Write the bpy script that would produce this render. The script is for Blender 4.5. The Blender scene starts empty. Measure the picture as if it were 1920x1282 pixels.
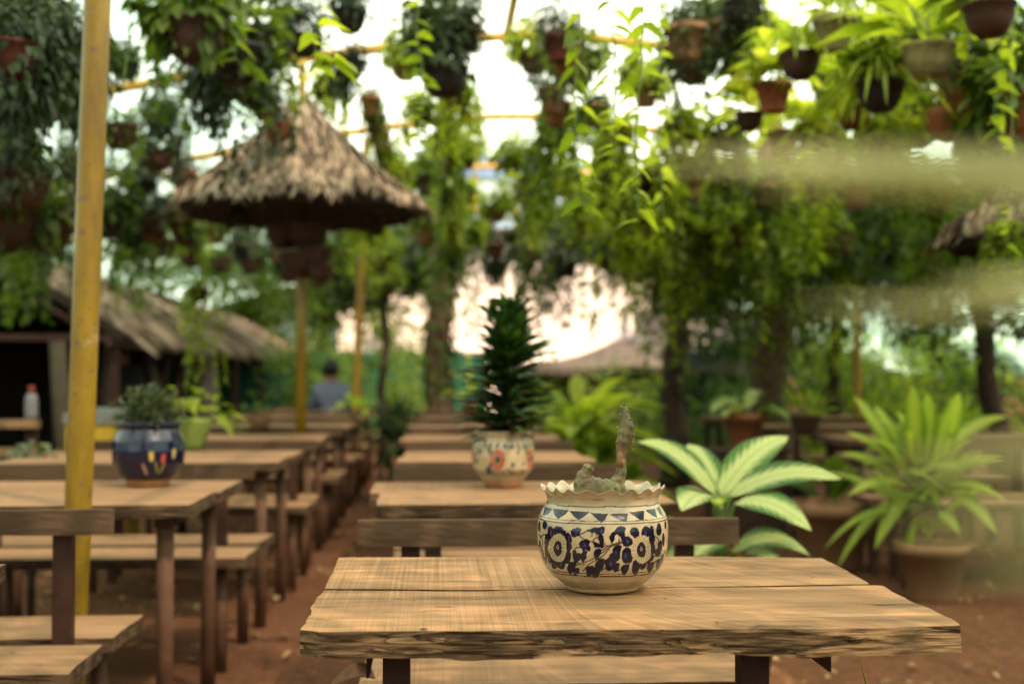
import bpy, math, random
import numpy as np
from mathutils import Vector, Matrix
R = math.radians
rnd = random.Random(7)
npr = np.random.RandomState(11)
S = bpy.context.scene
COL = S.collection

# ------------------------------------------------------------------ camera
F_PX = 2400.0
CAMZ = 1.13
YAW = math.atan(141 / F_PX); PIT = math.atan(64 / F_PX)
Fw = Vector((math.sin(YAW) * math.cos(PIT), math.cos(YAW) * math.cos(PIT), math.sin(PIT)))
Rt = Vector((math.cos(YAW), -math.sin(YAW), 0))
Up = Rt.cross(Fw)
CP = Vector((0, 0, CAMZ))
cd = bpy.data.cameras.new('camera'); cam = bpy.data.objects.new('camera', cd); COL.objects.link(cam)
cam.location = CP
cam.rotation_euler = Matrix((Rt, Up, -Fw)).transposed().to_euler()
cd.sensor_width = 36; cd.lens = 36 * F_PX / 1920
cd.clip_start = 0.02; cd.clip_end = 2000
cd.dof.use_dof = True; cd.dof.focus_distance = 2.2; cd.dof.aperture_fstop = 2.6
S.camera = cam

# ------------------------------------------------------------------ light
SUN_EL, SUN_AZ = R(52), R(140)          # azimuth clockwise from +Y (towards +X)
w = bpy.data.worlds.new('World'); S.world = w; w.use_nodes = True
nt = w.node_tree
sk = nt.nodes.new('ShaderNodeTexSky'); sk.sky_type = 'NISHITA'; sk.sun_disc = False
sk.sun_elevation = SUN_EL; sk.sun_rotation = SUN_AZ; sk.dust_density = 5.0; sk.air_density = 1.0
bg = nt.nodes['Background']; bg.inputs['Strength'].default_value = 0.12
nt.links.new(sk.outputs[0], bg.inputs[0])
sl = bpy.data.lights.new('sun', 'SUN'); sl.energy = 5; sl.angle = R(0.6); sl.color = (1, .78, .555)
so = bpy.data.objects.new('sun', sl); COL.objects.link(so)
sd = Vector((math.sin(SUN_AZ) * math.cos(SUN_EL), math.cos(SUN_AZ) * math.cos(SUN_EL), math.sin(SUN_EL)))
so.rotation_euler = sd.to_track_quat('Z', 'Y').to_euler(); so.location = (0, 0, 30)
S.view_settings.view_transform = 'Standard'; S.view_settings.look = 'None'
S.view_settings.exposure = 1.48; S.view_settings.gamma = 1

# ------------------------------------------------------------------ picture -> world
def ray(px, py): return Fw + Rt * ((px - 960) / F_PX) + Up * ((641 - py) / F_PX)
def onz(px, py, z):
    d = ray(px, py); t = (z - CAMZ) / d.z; return CP + d * t
def atY(px, py, Y):
    d = ray(px, py); return CP + d * (Y / d.y)

# ------------------------------------------------------------------ objects
def tag(o, label=None, cat=None, group=None, kind=None):
    if label: o['label'] = label
    if cat: o['category'] = cat
    if group: o['group'] = group
    if kind: o['kind'] = kind
    return o
def thing(name, label, cat, loc=(0, 0, 0), rz=0, group=None, s=1):
    o = bpy.data.objects.new(name, None); COL.objects.link(o)
    o.empty_display_size = .05
    o.location = loc; o.rotation_euler = (0, 0, rz); o.scale = (s, s, s)
    return tag(o, label, cat, group)
KIDS = {}
def link(name, me, parent=None):
    o = bpy.data.objects.new(name, me); COL.objects.link(o)
    if parent is not None:
        o.parent = parent; KIDS.setdefault(parent, []).append(o)
    return o
def copy_tree(o, parent=None):
    c = o.copy(); COL.objects.link(c)
    if parent is not None:
        c.parent = parent; KIDS.setdefault(parent, []).append(c)
    for ch in KIDS.get(o, []): copy_tree(ch, c)
    return c

class MB:
    def __init__(s): s.v = []; s.f = []; s.m = []; s.n = 0; s.sm = []
    def add(s, v, f, m=0, smooth=False):
        s.v.extend(tuple(p) for p in v)
        for q in f: s.f.append(tuple(i + s.n for i in q)); s.m.append(m); s.sm.append(smooth)
        s.n += len(v)
    def box(s, c, d, M=None, m=0):
        x, y, z = d[0] / 2, d[1] / 2, d[2] / 2
        v = [Vector((a * x, b * y, e * z)) for a in (-1, 1) for b in (-1, 1) for e in (-1, 1)]
        if M is not None: v = [M @ p for p in v]
        v = [p + Vector(c) for p in v]
        s.add(v, [(0, 1, 3, 2), (4, 6, 7, 5), (0, 4, 5, 1), (2, 3, 7, 6), (0, 2, 6, 4), (1, 5, 7, 3)], m)
    def tube(s, pts, rad, n=8, m=0, cap=True, jit=0, smooth=True):
        pts = [Vector(p) for p in pts]
        if not hasattr(rad, '__len__'): rad = [rad] * len(pts)
        v = []; f = []
        for i, p in enumerate(pts):
            d = (pts[min(i + 1, len(pts) - 1)] - pts[max(i - 1, 0)]).normalized()
            a = d.orthogonal() if i == 0 else (pa - d * pa.dot(d))
            a.normalize(); pa = a; b = d.cross(a)
            for k in range(n):
                t = 2 * math.pi * k / n; r = rad[i] * (1 + (rnd.random() - .5) * jit)
                v.append(p + a * (r * math.cos(t)) + b * (r * math.sin(t)))
        for i in range(len(pts) - 1):
            for k in range(n):
                k2 = (k + 1) % n
                f.append((i * n + k, i * n + k2, (i + 1) * n + k2, (i + 1) * n + k))
        s.add(v, f, m, smooth)
        if cap:
            b0 = s.n - len(v)
            s.f.append(tuple(b0 + k for k in range(n))[::-1]); s.m.append(m); s.sm.append(False)
            s.f.append(tuple(b0 + (len(pts) - 1) * n + k for k in range(n))); s.m.append(m); s.sm.append(False)
    def lathe(s, prof, n=32, m=0, o=(0, 0, 0), fn=None):
        v = []; f = []
        for i, (r, z) in enumerate(prof):
            for k in range(n):
                t = 2 * math.pi * k / n
                rr, zz = (r, z) if fn is None else fn(r, z, t, i)
                v.append((o[0] + rr * math.cos(t), o[1] + rr * math.sin(t), o[2] + zz))
        for i in range(len(prof) - 1):
            for k in range(n):
                k2 = (k + 1) % n
                f.append((i * n + k, i * n + k2, (i + 1) * n + k2, (i + 1) * n + k))
        s.add(v, f, m, True)
    def mesh(s, name, mats):
        me = bpy.data.meshes.new(name); me.from_pydata(s.v, [], s.f)
        for q in (mats if isinstance(mats, (list, tuple)) else [mats]): me.materials.append(q)
        me.polygons.foreach_set('material_index', s.m); me.polygons.foreach_set('use_smooth', s.sm)
        me.update(); return me
    def build(s, name, mats, parent=None): return link(name, s.mesh(name, mats), parent)

# ------------------------------------------------------------------ materials
def newmat(name):
    m = bpy.data.materials.new(name); m.use_nodes = True
    n = m.node_tree.nodes; b = n['Principled BSDF']
    return m, m.node_tree, n, b
def L(nt, a, b): nt.links.new(a, b)
def noise(nt, vec, scale, detail=4, rough=.55, dist=0):
    n = nt.nodes.new('ShaderNodeTexNoise'); n.inputs['Scale'].default_value = scale
    n.inputs['Detail'].default_value = detail; n.inputs['Roughness'].default_value = rough
    n.inputs['Distortion'].default_value = dist
    if vec is not None: L(nt, vec, n.inputs['Vector'])
    return n.outputs['Fac']
def ramp(nt, fac, stops):
    r = nt.nodes.new('ShaderNodeValToRGB'); e = r.color_ramp.elements
    while len(e) < len(stops): e.new(.5)
    for q, (p, c) in zip(e, stops): q.position = p; q.color = (*c, 1) if len(c) == 3 else c
    L(nt, fac, r.inputs[0]); return r.outputs[0]
def mix(nt, fac, a, b, mode='MIX'):
    n = nt.nodes.new('ShaderNodeMix'); n.data_type = 'RGBA'; n.blend_type = mode
    for s, q in ((n.inputs[0], fac), (n.inputs[6], a), (n.inputs[7], b)):
        if hasattr(q, 'links'): L(nt, q, s)
        elif isinstance(q, (tuple, list)): s.default_value = (*q, 1)
        else: s.default_value = q
    return n.outputs[2]
def mapping(nt, scale, src='Object', rot=(0, 0, 0)):
    t = nt.nodes.new('ShaderNodeTexCoord'); m = nt.nodes.new('ShaderNodeMapping')
    m.inputs['Scale'].default_value = scale; m.inputs['Rotation'].default_value = rot
    L(nt, t.outputs[src], m.inputs[0]); return m.outputs[0]
def bump(nt, b, h, strength, dist):
    n = nt.nodes.new('ShaderNodeBump'); n.inputs['Strength'].default_value = strength
    n.inputs['Distance'].default_value = dist; L(nt, h, n.inputs['Height'])
    L(nt, n.outputs[0], b.inputs['Normal']); return n
def math_(nt, op, a, b=0.0):
    n = nt.nodes.new('ShaderNodeMath'); n.operation = op
    for s, q in ((n.inputs[0], a), (n.inputs[1], b)):
        if hasattr(q, 'links'): L(nt, q, s)
        else: s.default_value = q
    return n.outputs[0]

def simple(name, col, rough=.6, var=.25, scale=6, bmp=0, spec=.22, col2=None, coord='Object'):
    m, nt, n, b = newmat(name)
    v = mapping(nt, (1, 1, 1), coord)
    f = noise(nt, v, scale, 5)
    c2 = col2 or tuple(c * (1 - var) for c in col)
    c = ramp(nt, f, [(.3, c2), (.7, col)])
    L(nt, c, b.inputs['Base Color']); b.inputs['Roughness'].default_value = rough
    b.inputs['Specular IOR Level'].default_value = spec
    if bmp: bump(nt, b, noise(nt, v, scale * 4, 4), .6, bmp)
    return m

def wood_top(name, c_hi, c_mid, c_lo, saw=True, sawamt=.22):
    """sawn plank: grain along X, fine cross saw marks, grey weathering, cracks"""
    m, nt, n, b = newmat(name)
    oi = nt.nodes.new('ShaderNodeObjectInfo')
    tc = nt.nodes.new('ShaderNodeTexCoord')
    off = nt.nodes.new('ShaderNodeVectorMath'); off.operation = 'MULTIPLY_ADD'
    L(nt, oi.outputs['Location'], off.inputs[0]); off.inputs[1].default_value = (3.1, 7.7, 0); L(nt, tc.outputs['Object'], off.inputs[2])
    def mp(sc):
        q = nt.nodes.new('ShaderNodeMapping'); q.inputs['Scale'].default_value = sc
        L(nt, off.outputs[0], q.inputs[0]); return q.outputs[0]
    g1 = noise(nt, mp((1.3, 17, 17)), 1.6, 6, .62, .12)
    g2 = noise(nt, mp((5, 130, 130)), 1.0, 4, .6)
    big = noise(nt, mp((2.2, 3.5, 3)), 1.3, 3, .5)
    c = ramp(nt, g1, [(.28, c_lo), (.47, c_mid), (.66, c_hi)])
    c = mix(nt, math_(nt, 'MULTIPLY', g2, .45), c, tuple(x * .6 for x in c_mid))
    gw = noise(nt, mp((1.4, 9, 9)), 1.1, 5, .68, .1)
    c = mix(nt, ramp(nt, gw, [(.50, (0, 0, 0)), (.66, (.8, .8, .8))]), c, (c_mid[0] * .55, c_mid[1] * .58, c_mid[2] * .62))
    c = mix(nt, ramp(nt, big, [(.4, (0, 0, 0)), (.65, (.4, .4, .4))]), c, c_hi)
    h = math_(nt, 'MULTIPLY', g2, .5)
    if saw:
        sx = nt.nodes.new('ShaderNodeSeparateXYZ'); L(nt, off.outputs[0], sx.inputs[0])
        kx = nt.nodes.new('ShaderNodeMath'); kx.operation = 'MULTIPLY_ADD'; kx.use_clamp = True
        sx2 = nt.nodes.new('ShaderNodeSeparateXYZ'); L(nt, tc.outputs['Object'], sx2.inputs[0])
        L(nt, sx2.outputs['X'], kx.inputs[0]); kx.inputs[1].default_value = 2.2; kx.inputs[2].default_value = .25
        sl_ = math_(nt, 'MULTIPLY', sx2.outputs['Y'], math_(nt, 'MULTIPLY', kx.outputs[0], .75))
        u = math_(nt, 'ADD', sx.outputs['X'], sl_)
        cmb = nt.nodes.new('ShaderNodeCombineXYZ'); L(nt, math_(nt, 'MULTIPLY', u, 185), cmb.inputs[0]); L(nt, math_(nt, 'MULTIPLY', sx.outputs['Y'], 1.2), cmb.inputs[1])
        sw = noise(nt, cmb.outputs[0], 1, 3, .7)
        amt = ramp(nt, noise(nt, mp((2, 4, 4)), 1.5, 3), [(.35, (.15,) * 3), (.6, (1,) * 3)])
        lin = ramp(nt, sw, [(.38, (1,) * 3), (.50, (0,) * 3)])
        fac = math_(nt, 'MULTIPLY', math_(nt, 'MULTIPLY', lin, amt), sawamt * 2)
        c = mix(nt, fac, c, tuple(x * .5 for x in c_mid))
        lin2 = ramp(nt, sw, [(.52, (0,) * 3), (.68, (1,) * 3)])
        c = mix(nt, math_(nt, 'MULTIPLY', lin2, sawamt), c, tuple(min(1, x * 1.35) for x in c_hi))
        h = math_(nt, 'ADD', h, math_(nt, 'MULTIPLY', sw, .9))
    ck = noise(nt, mp((2.0, 60, 60)), 1.3, 4, .6, .15)
    ckm = noise(nt, mp((3, 5, 5)), 1.7, 2)
    gi = nt.nodes.new('ShaderNodeNewGeometry')
    c = mix(nt, math_(nt, 'MULTIPLY', gi.outputs['Random Per Island'], .45), c, (c_mid[0] * .75, c_mid[1] * .68, c_mid[2] * .6))
    crack = math_(nt, 'MULTIPLY', ramp(nt, ck, [(.30, (1,) * 3), (.325, (0,) * 3)]), ramp(nt, ckm, [(.40, (0,) * 3), (.47, (1,) * 3)]))
    c = mix(nt, crack, c, (.05, .03, .018))
    vor = nt.nodes.new('ShaderNodeTexVoronoi'); vor.inputs['Scale'].default_value = 7; L(nt, mp((1, 1, 1)), vor.inputs[0])
    kn = ramp(nt, vor.outputs['Distance'], [(.035, (1,) * 3), (.06, (0,) * 3)])
    c = mix(nt, kn, c, (.06, .03, .02))
    L(nt, c, b.inputs['Base Color']); b.inputs['Roughness'].default_value = .72
    b.inputs['Specular IOR Level'].default_value = .08
    h = math_(nt, 'SUBTRACT', h, math_(nt, 'MULTIPLY', crack, 2.0))
    bump(nt, b, h, .5, .0012)
    return m

def wood_edge(name, cols, bmp=.004):
    """torn live edge: fibrous, brown grey with raw honey patches"""
    m, nt, n, b = newmat(name)
    v1 = mapping(nt, (5, 30, 100)); v2 = mapping(nt, (2.6, 10, 22)); v3 = mapping(nt, (14, 80, 420))
    a = noise(nt, v1, 1, 6, .65, 1.2); p = noise(nt, v2, 1, 5, .6, 1.8); f = noise(nt, v3, 1, 3, .6, .3)
    c = ramp(nt, a, [(.3, cols[0]), (.48, cols[1]), (.62, cols[2]), (.75, cols[1])])
    pm = ramp(nt, p, [(.50, (0,) * 3), (.53, (1,) * 3)])
    c = mix(nt, math_(nt, 'MULTIPLY', pm, .8), c, cols[3])
    c = mix(nt, ramp(nt, f, [(.35, (.65,) * 3), (.55, (0,) * 3)]), c, tuple(x * .4 for x in cols[0]))
    sh = ramp(nt, p, [(.47, (0,) * 3), (.495, (1,) * 3), (.52, (0,) * 3)])
    c = mix(nt, math_(nt, 'MULTIPLY', sh, .85), c, (.03, .018, .01))
    L(nt, c, b.inputs['Base Color']); b.inputs['Roughness'].default_value = .85; b.inputs['Specular IOR Level'].default_value = .08
    h = math_(nt, 'ADD', math_(nt, 'ADD', math_(nt, 'MULTIPLY', a, 1.2), math_(nt, 'MULTIPLY', f, .4)), math_(nt, 'MULTIPLY', pm, .5))
    bump(nt, b, h, 1.0, bmp)
    return m

HI, MI, LO = (.47, .262, .132), (.27, .148, .074), (.10, .058, .034)
W_TOP = wood_top('sawn_wood', HI, MI, LO, True, .24)
W_EDGE = wood_edge('torn_wood_edge', [(.035, .022, .014), (.11, .066, .036), (.20, .122, .062), (.33, .20, .10)])
W_OLD = wood_top('weathered_wood', (.36, .212, .118), (.25, .145, .08), (.12, .073, .043), True, .2)
W_OLDE = wood_edge('weathered_wood_edge', [(.035, .022, .015), (.07, .043, .026), (.11, .066, .04), (.15, .09, .052)])
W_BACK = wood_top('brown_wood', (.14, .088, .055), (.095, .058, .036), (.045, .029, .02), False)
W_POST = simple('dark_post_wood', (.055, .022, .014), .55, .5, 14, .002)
W_LOG = simple('round_log_wood', (.13, .062, .034), .65, .45, 10, .002)

def leafmat(name, c1, c2, trans=.45, veins=None, rough=.45, hue=.35):
    m, nt, n, b = newmat(name)
    oi = nt.nodes.new('ShaderNodeObjectInfo'); geo = nt.nodes.new('ShaderNodeNewGeometry')
    v = mapping(nt, (1, 1, 1)); f = noise(nt, v, 9, 2)
    fac = math_(nt, 'ADD', math_(nt, 'MULTIPLY', geo.outputs['Random Per Island'], .6), math_(nt, 'MULTIPLY', math_(nt, 'SUBTRACT', oi.outputs['Random'], .5), hue))
    fac = math_(nt, 'ADD', fac, math_(nt, 'MULTIPLY', math_(nt, 'SUBTRACT', f, .4), .8))
    c = ramp(nt, fac, [(.1, c1), (.8, c2)])
    if veins:
        uv = nt.nodes.new('ShaderNodeUVMap'); sx = nt.nodes.new('ShaderNodeSeparateXYZ'); L(nt, uv.outputs[0], sx.inputs[0])
        au = math_(nt, 'ABSOLUTE', math_(nt, 'SUBTRACT', sx.outputs['X'], .5))
        # feathery cream centre, green margin; oblique veins
        d = math_(nt, 'SUBTRACT', math_(nt, 'MULTIPLY', sx.outputs['Y'], 60), math_(nt, 'MULTIPLY', au, 45))
        st = math_(nt, 'MULTIPLY', math_(nt, 'SINE', d), .07)
        nz = math_(nt, 'MULTIPLY', math_(nt, 'SUBTRACT', noise(nt, uv.outputs[0], 14, 4), .5), .25)
        q = math_(nt, 'ADD', math_(nt, 'ADD', au, st), nz)
        mk = ramp(nt, q, [(.17, (1,) * 3), (.33, (0,) * 3)])
        c = mix(nt, math_(nt, 'MULTIPLY', mk, veins[1]), c, veins[0])
        mid = ramp(nt, au, [(.012, (1,) * 3), (.03, (0,) * 3)])
        c = mix(nt, math_(nt, 'MULTIPLY', mid, .6), c, tuple(min(1, x * 1.3) for x in c2))
        bump(nt, b, math_(nt, 'ADD', math_(nt, 'SINE', d), math_(nt, 'MULTIPLY', mid, -2)), .35, .0015)
    L(nt, c, b.inputs['Base Color']); b.inputs['Roughness'].default_value = rough
    b.inputs['Specular IOR Level'].default_value = .18
    tr = nt.nodes.new('ShaderNodeBsdfTranslucent')
    L(nt, mix(nt, 1.0, c, (1.75, 1.75, .65), 'MULTIPLY'), tr.inputs[0])
    ms = nt.nodes.new('ShaderNodeMixShader'); ms.inputs[0].default_value = trans
    L(nt, b.outputs[0], ms.inputs[1]); L(nt, tr.outputs[0], ms.inputs[2]); L(nt, ms.outputs[0], n['Material Output'].inputs[0])
    return m
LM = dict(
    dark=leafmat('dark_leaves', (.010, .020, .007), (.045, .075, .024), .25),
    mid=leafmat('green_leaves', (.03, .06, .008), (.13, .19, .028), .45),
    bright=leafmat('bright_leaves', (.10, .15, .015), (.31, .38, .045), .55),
    yellow=leafmat('yellow_green_leaves', (.17, .25, .03), (.46, .50, .09), .55),
    grey=leafmat('grey_green_leaves', (.035, .05, .026), (.11, .13, .07), .25),
    dief=leafmat('variegated_leaves', (.022, .075, .010), (.05, .13, .018), .3, ((.42, .48, .19), .8), .35),
    dief2=leafmat('yellow_variegated_leaves', (.10, .19, .02), (.22, .32, .04), .45, ((.45, .50, .09), .6), .4),
    cone=leafmat('deep_green_leaves', (.014, .038, .010), (.05, .11, .028), .2, None, .35),
    blade=leafmat('near_blade_leaves', (.24, .24, .11), (.38, .36, .18), .45),
)
TERR = simple('terracotta', (.27, .10, .045), .75, .4, 9, .001)
TERR_P = simple('dusty_terracotta', (.24, .13, .065), .8, .35, 7, .001)
BROWNP = simple('dark_brown_clay', (.06, .03, .02), .6, .4, 9)
BLACKP = simple('black_plastic', (.02, .018, .016), .45, .4, 9)
REDP = simple('dark_red_clay', (.10, .03, .02), .6, .4, 9)
PALEP = simple('pale_wicker', (.27, .23, .11), .8, .4, 30, .002)
SOIL = simple('potting_soil', (.07, .04, .025), .95, .5, 40, .004)
WIRE = simple('dark_wire', (.05, .045, .04), .5)
BARK = simple('tree_bark', (.15, .095, .06), .9, .55, 12, .02)
BARKD = simple('dark_tree_bark', (.055, .036, .025), .9, .5, 12, .02)

# ------------------------------------------------------------------ leaves
PROF = dict(
    lance=[(0, .10), (.25, .75), (.5, 1), (.75, .72), (1, .02)],
    oval=[(0, .12), (.3, .95), (.65, .9), (1, .03)],
    heart=[(0, .35), (.2, 1), (.55, .75), (1, .02)],
    blade=[(0, .5), (.35, 1), (.7, .7), (1, .03)],
    big=[(0, .06), (.06, .35), (.14, .66), (.25, .9), (.38, 1), (.5, .98), (.62, .88), (.74, .7), (.85, .46), (.94, .2), (1, .01)],
)
def leaves(P, D, Ln, Wd, prof='oval', droop=.3, fold=.15, wav=0.0, upv=None):
    """N leaves as one block: P root, D direction, lengths, widths"""
    P = np.asarray(P, float); D = np.asarray(D, float); N = len(P)
    Ln = np.broadcast_to(np.asarray(Ln, float), (N,)); Wd = np.broadcast_to(np.asarray(Wd, float), (N,))
    droop = np.broadcast_to(np.asarray(droop, float), (N,))
    D = D / np.maximum(np.linalg.norm(D, axis=1, keepdims=True), 1e-6)
    U = np.tile([0, 0, 1.0], (N, 1)) + (npr.rand(N, 3) - .5) * .7 if upv is None else np.tile(upv, (N, 1))
    Sd = np.cross(D, U); Sd /= np.maximum(np.linalg.norm(Sd, axis=1, keepdims=True), 1e-6)
    Nn = np.cross(Sd, D)
    pr = PROF[prof]; K = len(pr)
    V = np.zeros((N, K, 3, 3)); uv = np.zeros((K, 3, 2))
    for i, (t, wv) in enumerate(pr):
        C = P + D * (Ln * t)[:, None]
        C[:, 2] -= droop * Ln * t * t
        hw = Wd * wv * .5
        ph = npr.rand(N) * 6.28
        lift = fold * Wd * wv + wav * Wd * np.sin(t * 14 + ph)
        V[:, i, 0] = C - Sd * hw[:, None] + Nn * lift[:, None]
        V[:, i, 1] = C
        V[:, i, 2] = C + Sd * hw[:, None] + Nn * (fold * Wd * wv + wav * Wd * np.sin(t * 14 + ph + 2))[:, None]
        for j in range(3): uv[i, j] = (.5 + (j - 1) * .5 * max(wv, .15), t)
    Fq = []
    for i in range(K - 1):
        for j in range(2):
            a = i * 3 + j; Fq.append((a, a + 1, a + 4, a + 3))
    Fq = np.array(Fq)
    F = (Fq[None] + (np.arange(N) * K * 3)[:, None, None]).reshape(-1, 4)
    UV = uv.reshape(-1, 2)[Fq].reshape(1, -1, 2).repeat(N, 0).reshape(-1, 2)
    return V.reshape(-1, 3), F, UV
def leafmesh(name, blocks, mat):
    vs = []; fs = []; uvs = []; n = 0
    for V, F, UV in blocks:
        vs.append(V); fs.append(F + n); uvs.append(UV); n += len(V)
    V = np.concatenate(vs); F = np.concatenate(fs); UV = np.concatenate(uvs)
    me = bpy.data.meshes.new(name)
    me.vertices.add(len(V)); me.vertices.foreach_set('co', V.ravel())
    me.loops.add(F.size); me.loops.foreach_set('vertex_index', F.ravel().astype(np.int32))
    me.polygons.add(len(F)); me.polygons.foreach_set('loop_start', np.arange(0, F.size, 4, dtype=np.int32))
    me.polygons.foreach_set('use_smooth', np.ones(len(F), bool))
    ul = me.uv_layers.new(name='UVMap'); ul.data.foreach_set('uv', UV.ravel().astype(np.float32))
    me.materials.append(mat); me.update(calc_edges=True); return me
def sph(n):
    d = npr.randn(n, 3); return d / np.linalg.norm(d, axis=1, keepdims=True)

def f_ball(n=420, r=.17, zc=.14, L0=.055, W0=.03, mat='dark', sq=(1, 1, 1), hang=.25, prof='oval', clump=9):
    cs = sph(clump) * np.array(sq) * r * .6; cs[:, 2] += zc
    k = npr.randint(0, clump, n)
    off = sph(n) * (npr.rand(n, 1) ** .5) * r * .55
    P = cs[k] + off; D = off + (P - [0, 0, zc]) * .6 + [0, 0, -hang * r]
    return leafmesh('foliage', [leaves(P, D, L0 * (.6 + .8 * npr.rand(n)), W0 * (.6 + .8 * npr.rand(n)), prof, .35)], LM[mat])
def f_fern(n=170, r=.32, mat='bright', W0=.018, up=.9):
    a = npr.rand(n) * 6.283; e = .2 + npr.rand(n) * 1.1
    D = np.stack([np.cos(a) * np.cos(e), np.sin(a) * np.cos(e), np.sin(e) * up], 1)
    P = np.stack([np.cos(a) * .03, np.sin(a) * .03, np.full(n, .04)], 1)
    bl = [leaves(P, D, r * (.6 + .6 * npr.rand(n)), W0 * (.7 + .6 * npr.rand(n)), 'big', .75, .1)]
    return leafmesh('foliage', bl, LM[mat])
def f_trail(ns=16, length=.7, L0=.05, W0=.035, mat='mid', r=.1, sp=.035, prof='heart', top=60):
    P = []; D = []
    for i in range(ns):
        a = rnd.random() * 6.283; ln = length * (.35 + .75 * rnd.random()); rr = r * (.8 + .7 * rnd.random())
        m = int(ln / sp)
        dx, dy = rnd.uniform(-.12, .12), rnd.uniform(-.12, .12)
        for k in range(m):
            z = .08 - k * sp; q = 1 - math.exp(-k * .6)
            x = math.cos(a) * rr * q + dx * k * sp; y = math.sin(a) * rr * q + dy * k * sp
            b = a + rnd.uniform(-1.7, 1.7)
            P.append((x, y, z)); D.append((math.cos(b), math.sin(b), rnd.uniform(-.9, .2)))
    for i in range(top):
        a = rnd.random() * 6.283; q = rnd.random() ** .5 * r * 1.2
        P.append((math.cos(a) * q, math.sin(a) * q, .03 + rnd.random() * .09)); D.append((math.cos(a), math.sin(a), rnd.uniform(-.2, 1)))
    n = len(P)
    return leafmesh('foliage', [leaves(P, D, L0 * (.6 + .8 * npr.rand(n)), W0 * (.6 + .8 * npr.rand(n)), prof, .3)], LM[mat])
def f_broad(n=34, r=.28, W0=.09, mat='yellow', prof='oval', droop=.45, stemz=.0):
    a = npr.rand(n) * 6.283; e = .1 + npr.rand(n) * 1.2
    D = np.stack([np.cos(a) * np.cos(e), np.sin(a) * np.cos(e), np.sin(e)], 1)
    P = D * (.05 + .1 * npr.rand(n, 1)); P[:, 2] += .02 + stemz * npr.rand(n)
    return leafmesh('foliage', [leaves(P, D, r * (.5 + .5 * npr.rand(n)), W0 * (.7 + .5 * npr.rand(n)), prof, droop, .12)], LM[mat])

FOL = dict(
    balldark=f_ball(760, .19, .12, .042, .024, 'dark'),
    balldark2=f_ball(1000, .2, .0, .034, .02, 'dark', (.8, .8, 1.5), .6),
    ballgrey=f_ball(600, .17, .1, .05, .02, 'grey', (1, 1, .9), .2, 'lance'),
    ballmid=f_ball(480, .18, .1, .055, .035, 'mid'),
    ballbright=f_ball(330, .18, .1, .07, .045, 'bright'),
    fern=f_fern(), fernmid=f_fern(80, .27, 'mid', .016), ferngrey=f_fern(80, .25, 'grey', .012),
    fernyellow=f_fern(70, .3, 'yellow', .02),
    trail=f_trail(22, .7, .065, .045), trailshort=f_trail(18, .4, .045, .03, 'mid', .09, .03),
    trailbright=f_trail(22, .6, .07, .05, 'bright', .12, .035),
    traillong=f_trail(24, 1.15, .065, .045, 'mid', .12, .035),
    traildark=f_trail(24, .6, .038, .026, 'dark', .1, .025),
    trailbrightlong=f_trail(18, 1.1, .07, .05, 'bright', .12, .04),
    broad=f_broad(46, .32), broadmid=f_broad(44, .28, .08, 'mid'), broadbright=f_broad(46, .32, .09, 'bright'),
)
# pots: unit radius ~.1
def potmesh(mat, kind='bowl'):
    b = MB()
    if kind == 'bowl': pr = [(.0, -.12), (.045, -.12), (.075, -.095), (.095, -.05), (.102, -.005), (.110, 0), (.110, .012), (.098, .012), (.092, -.01), (.09, -.02)]
    elif kind == 'taper': pr = [(.0, -.15), (.06, -.15), (.066, -.14), (.092, -.02), (.104, -.02), (.106, .012), (.096, .012), (.09, -.015), (.088, -.02)]
    else: pr = [(.0, -.14), (.03, -.14), (.07, -.12), (.1, -.07), (.11, -.02), (.112, .01), (.1, .012), (.094, -.015), (.09, -.02)]
    b.lathe(pr, 24); return b.mesh('pot', mat)
POTM = {}
for k, m_ in (('terr', TERR), ('dusty', TERR_P), ('brown', BROWNP), ('black', BLACKP), ('red', REDP), ('pale', PALEP)):
    for kk in ('bowl', 'taper', 'round'): POTM[k, kk] = potmesh(m_, kk)
_b = MB(); _b.lathe([(0, -.022), (.091, -.022)], 20); SOILM = _b.mesh('soil', SOIL)

def roofz(x, y=0):
    return 3.62 - .085 * abs(x - .8) - .02 * (x - .8) ** 2
def hanger_mesh(h):
    b = MB(); zj = .28
    for k in range(3):
        a = k * 2.094 + .3
        b.tube([(math.cos(a) * .105, math.sin(a) * .105, 0), (0, 0, zj)], .0022, 4)
    b.tube([(0, 0, zj), (0, 0, max(h, zj + .05))], .0025, 4)
    return b.mesh('hanger', WIRE)

HG = 'potted plants hanging from the roof frame'
def hang(px, py, Y, fol, pot, label, s=1.0, kind='bowl', rz=None, group=HG, name='hanging_plant', fs=1):
    p = atY(px, py, Y)
    t = thing(name, label, 'hanging plant', p, rnd.random() * 6.28 if rz is None else rz, group, s)
    link('pot', POTM[pot, kind], t); link('soil', SOILM, KIDS[t][-1])
    fo_ = link('foliage', FOL[fol], t); fo_.scale = (fs, fs, fs)
    link('hanger', hanger_mesh((roofz(p.x) - p.z) / s), t)
    return t

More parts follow.
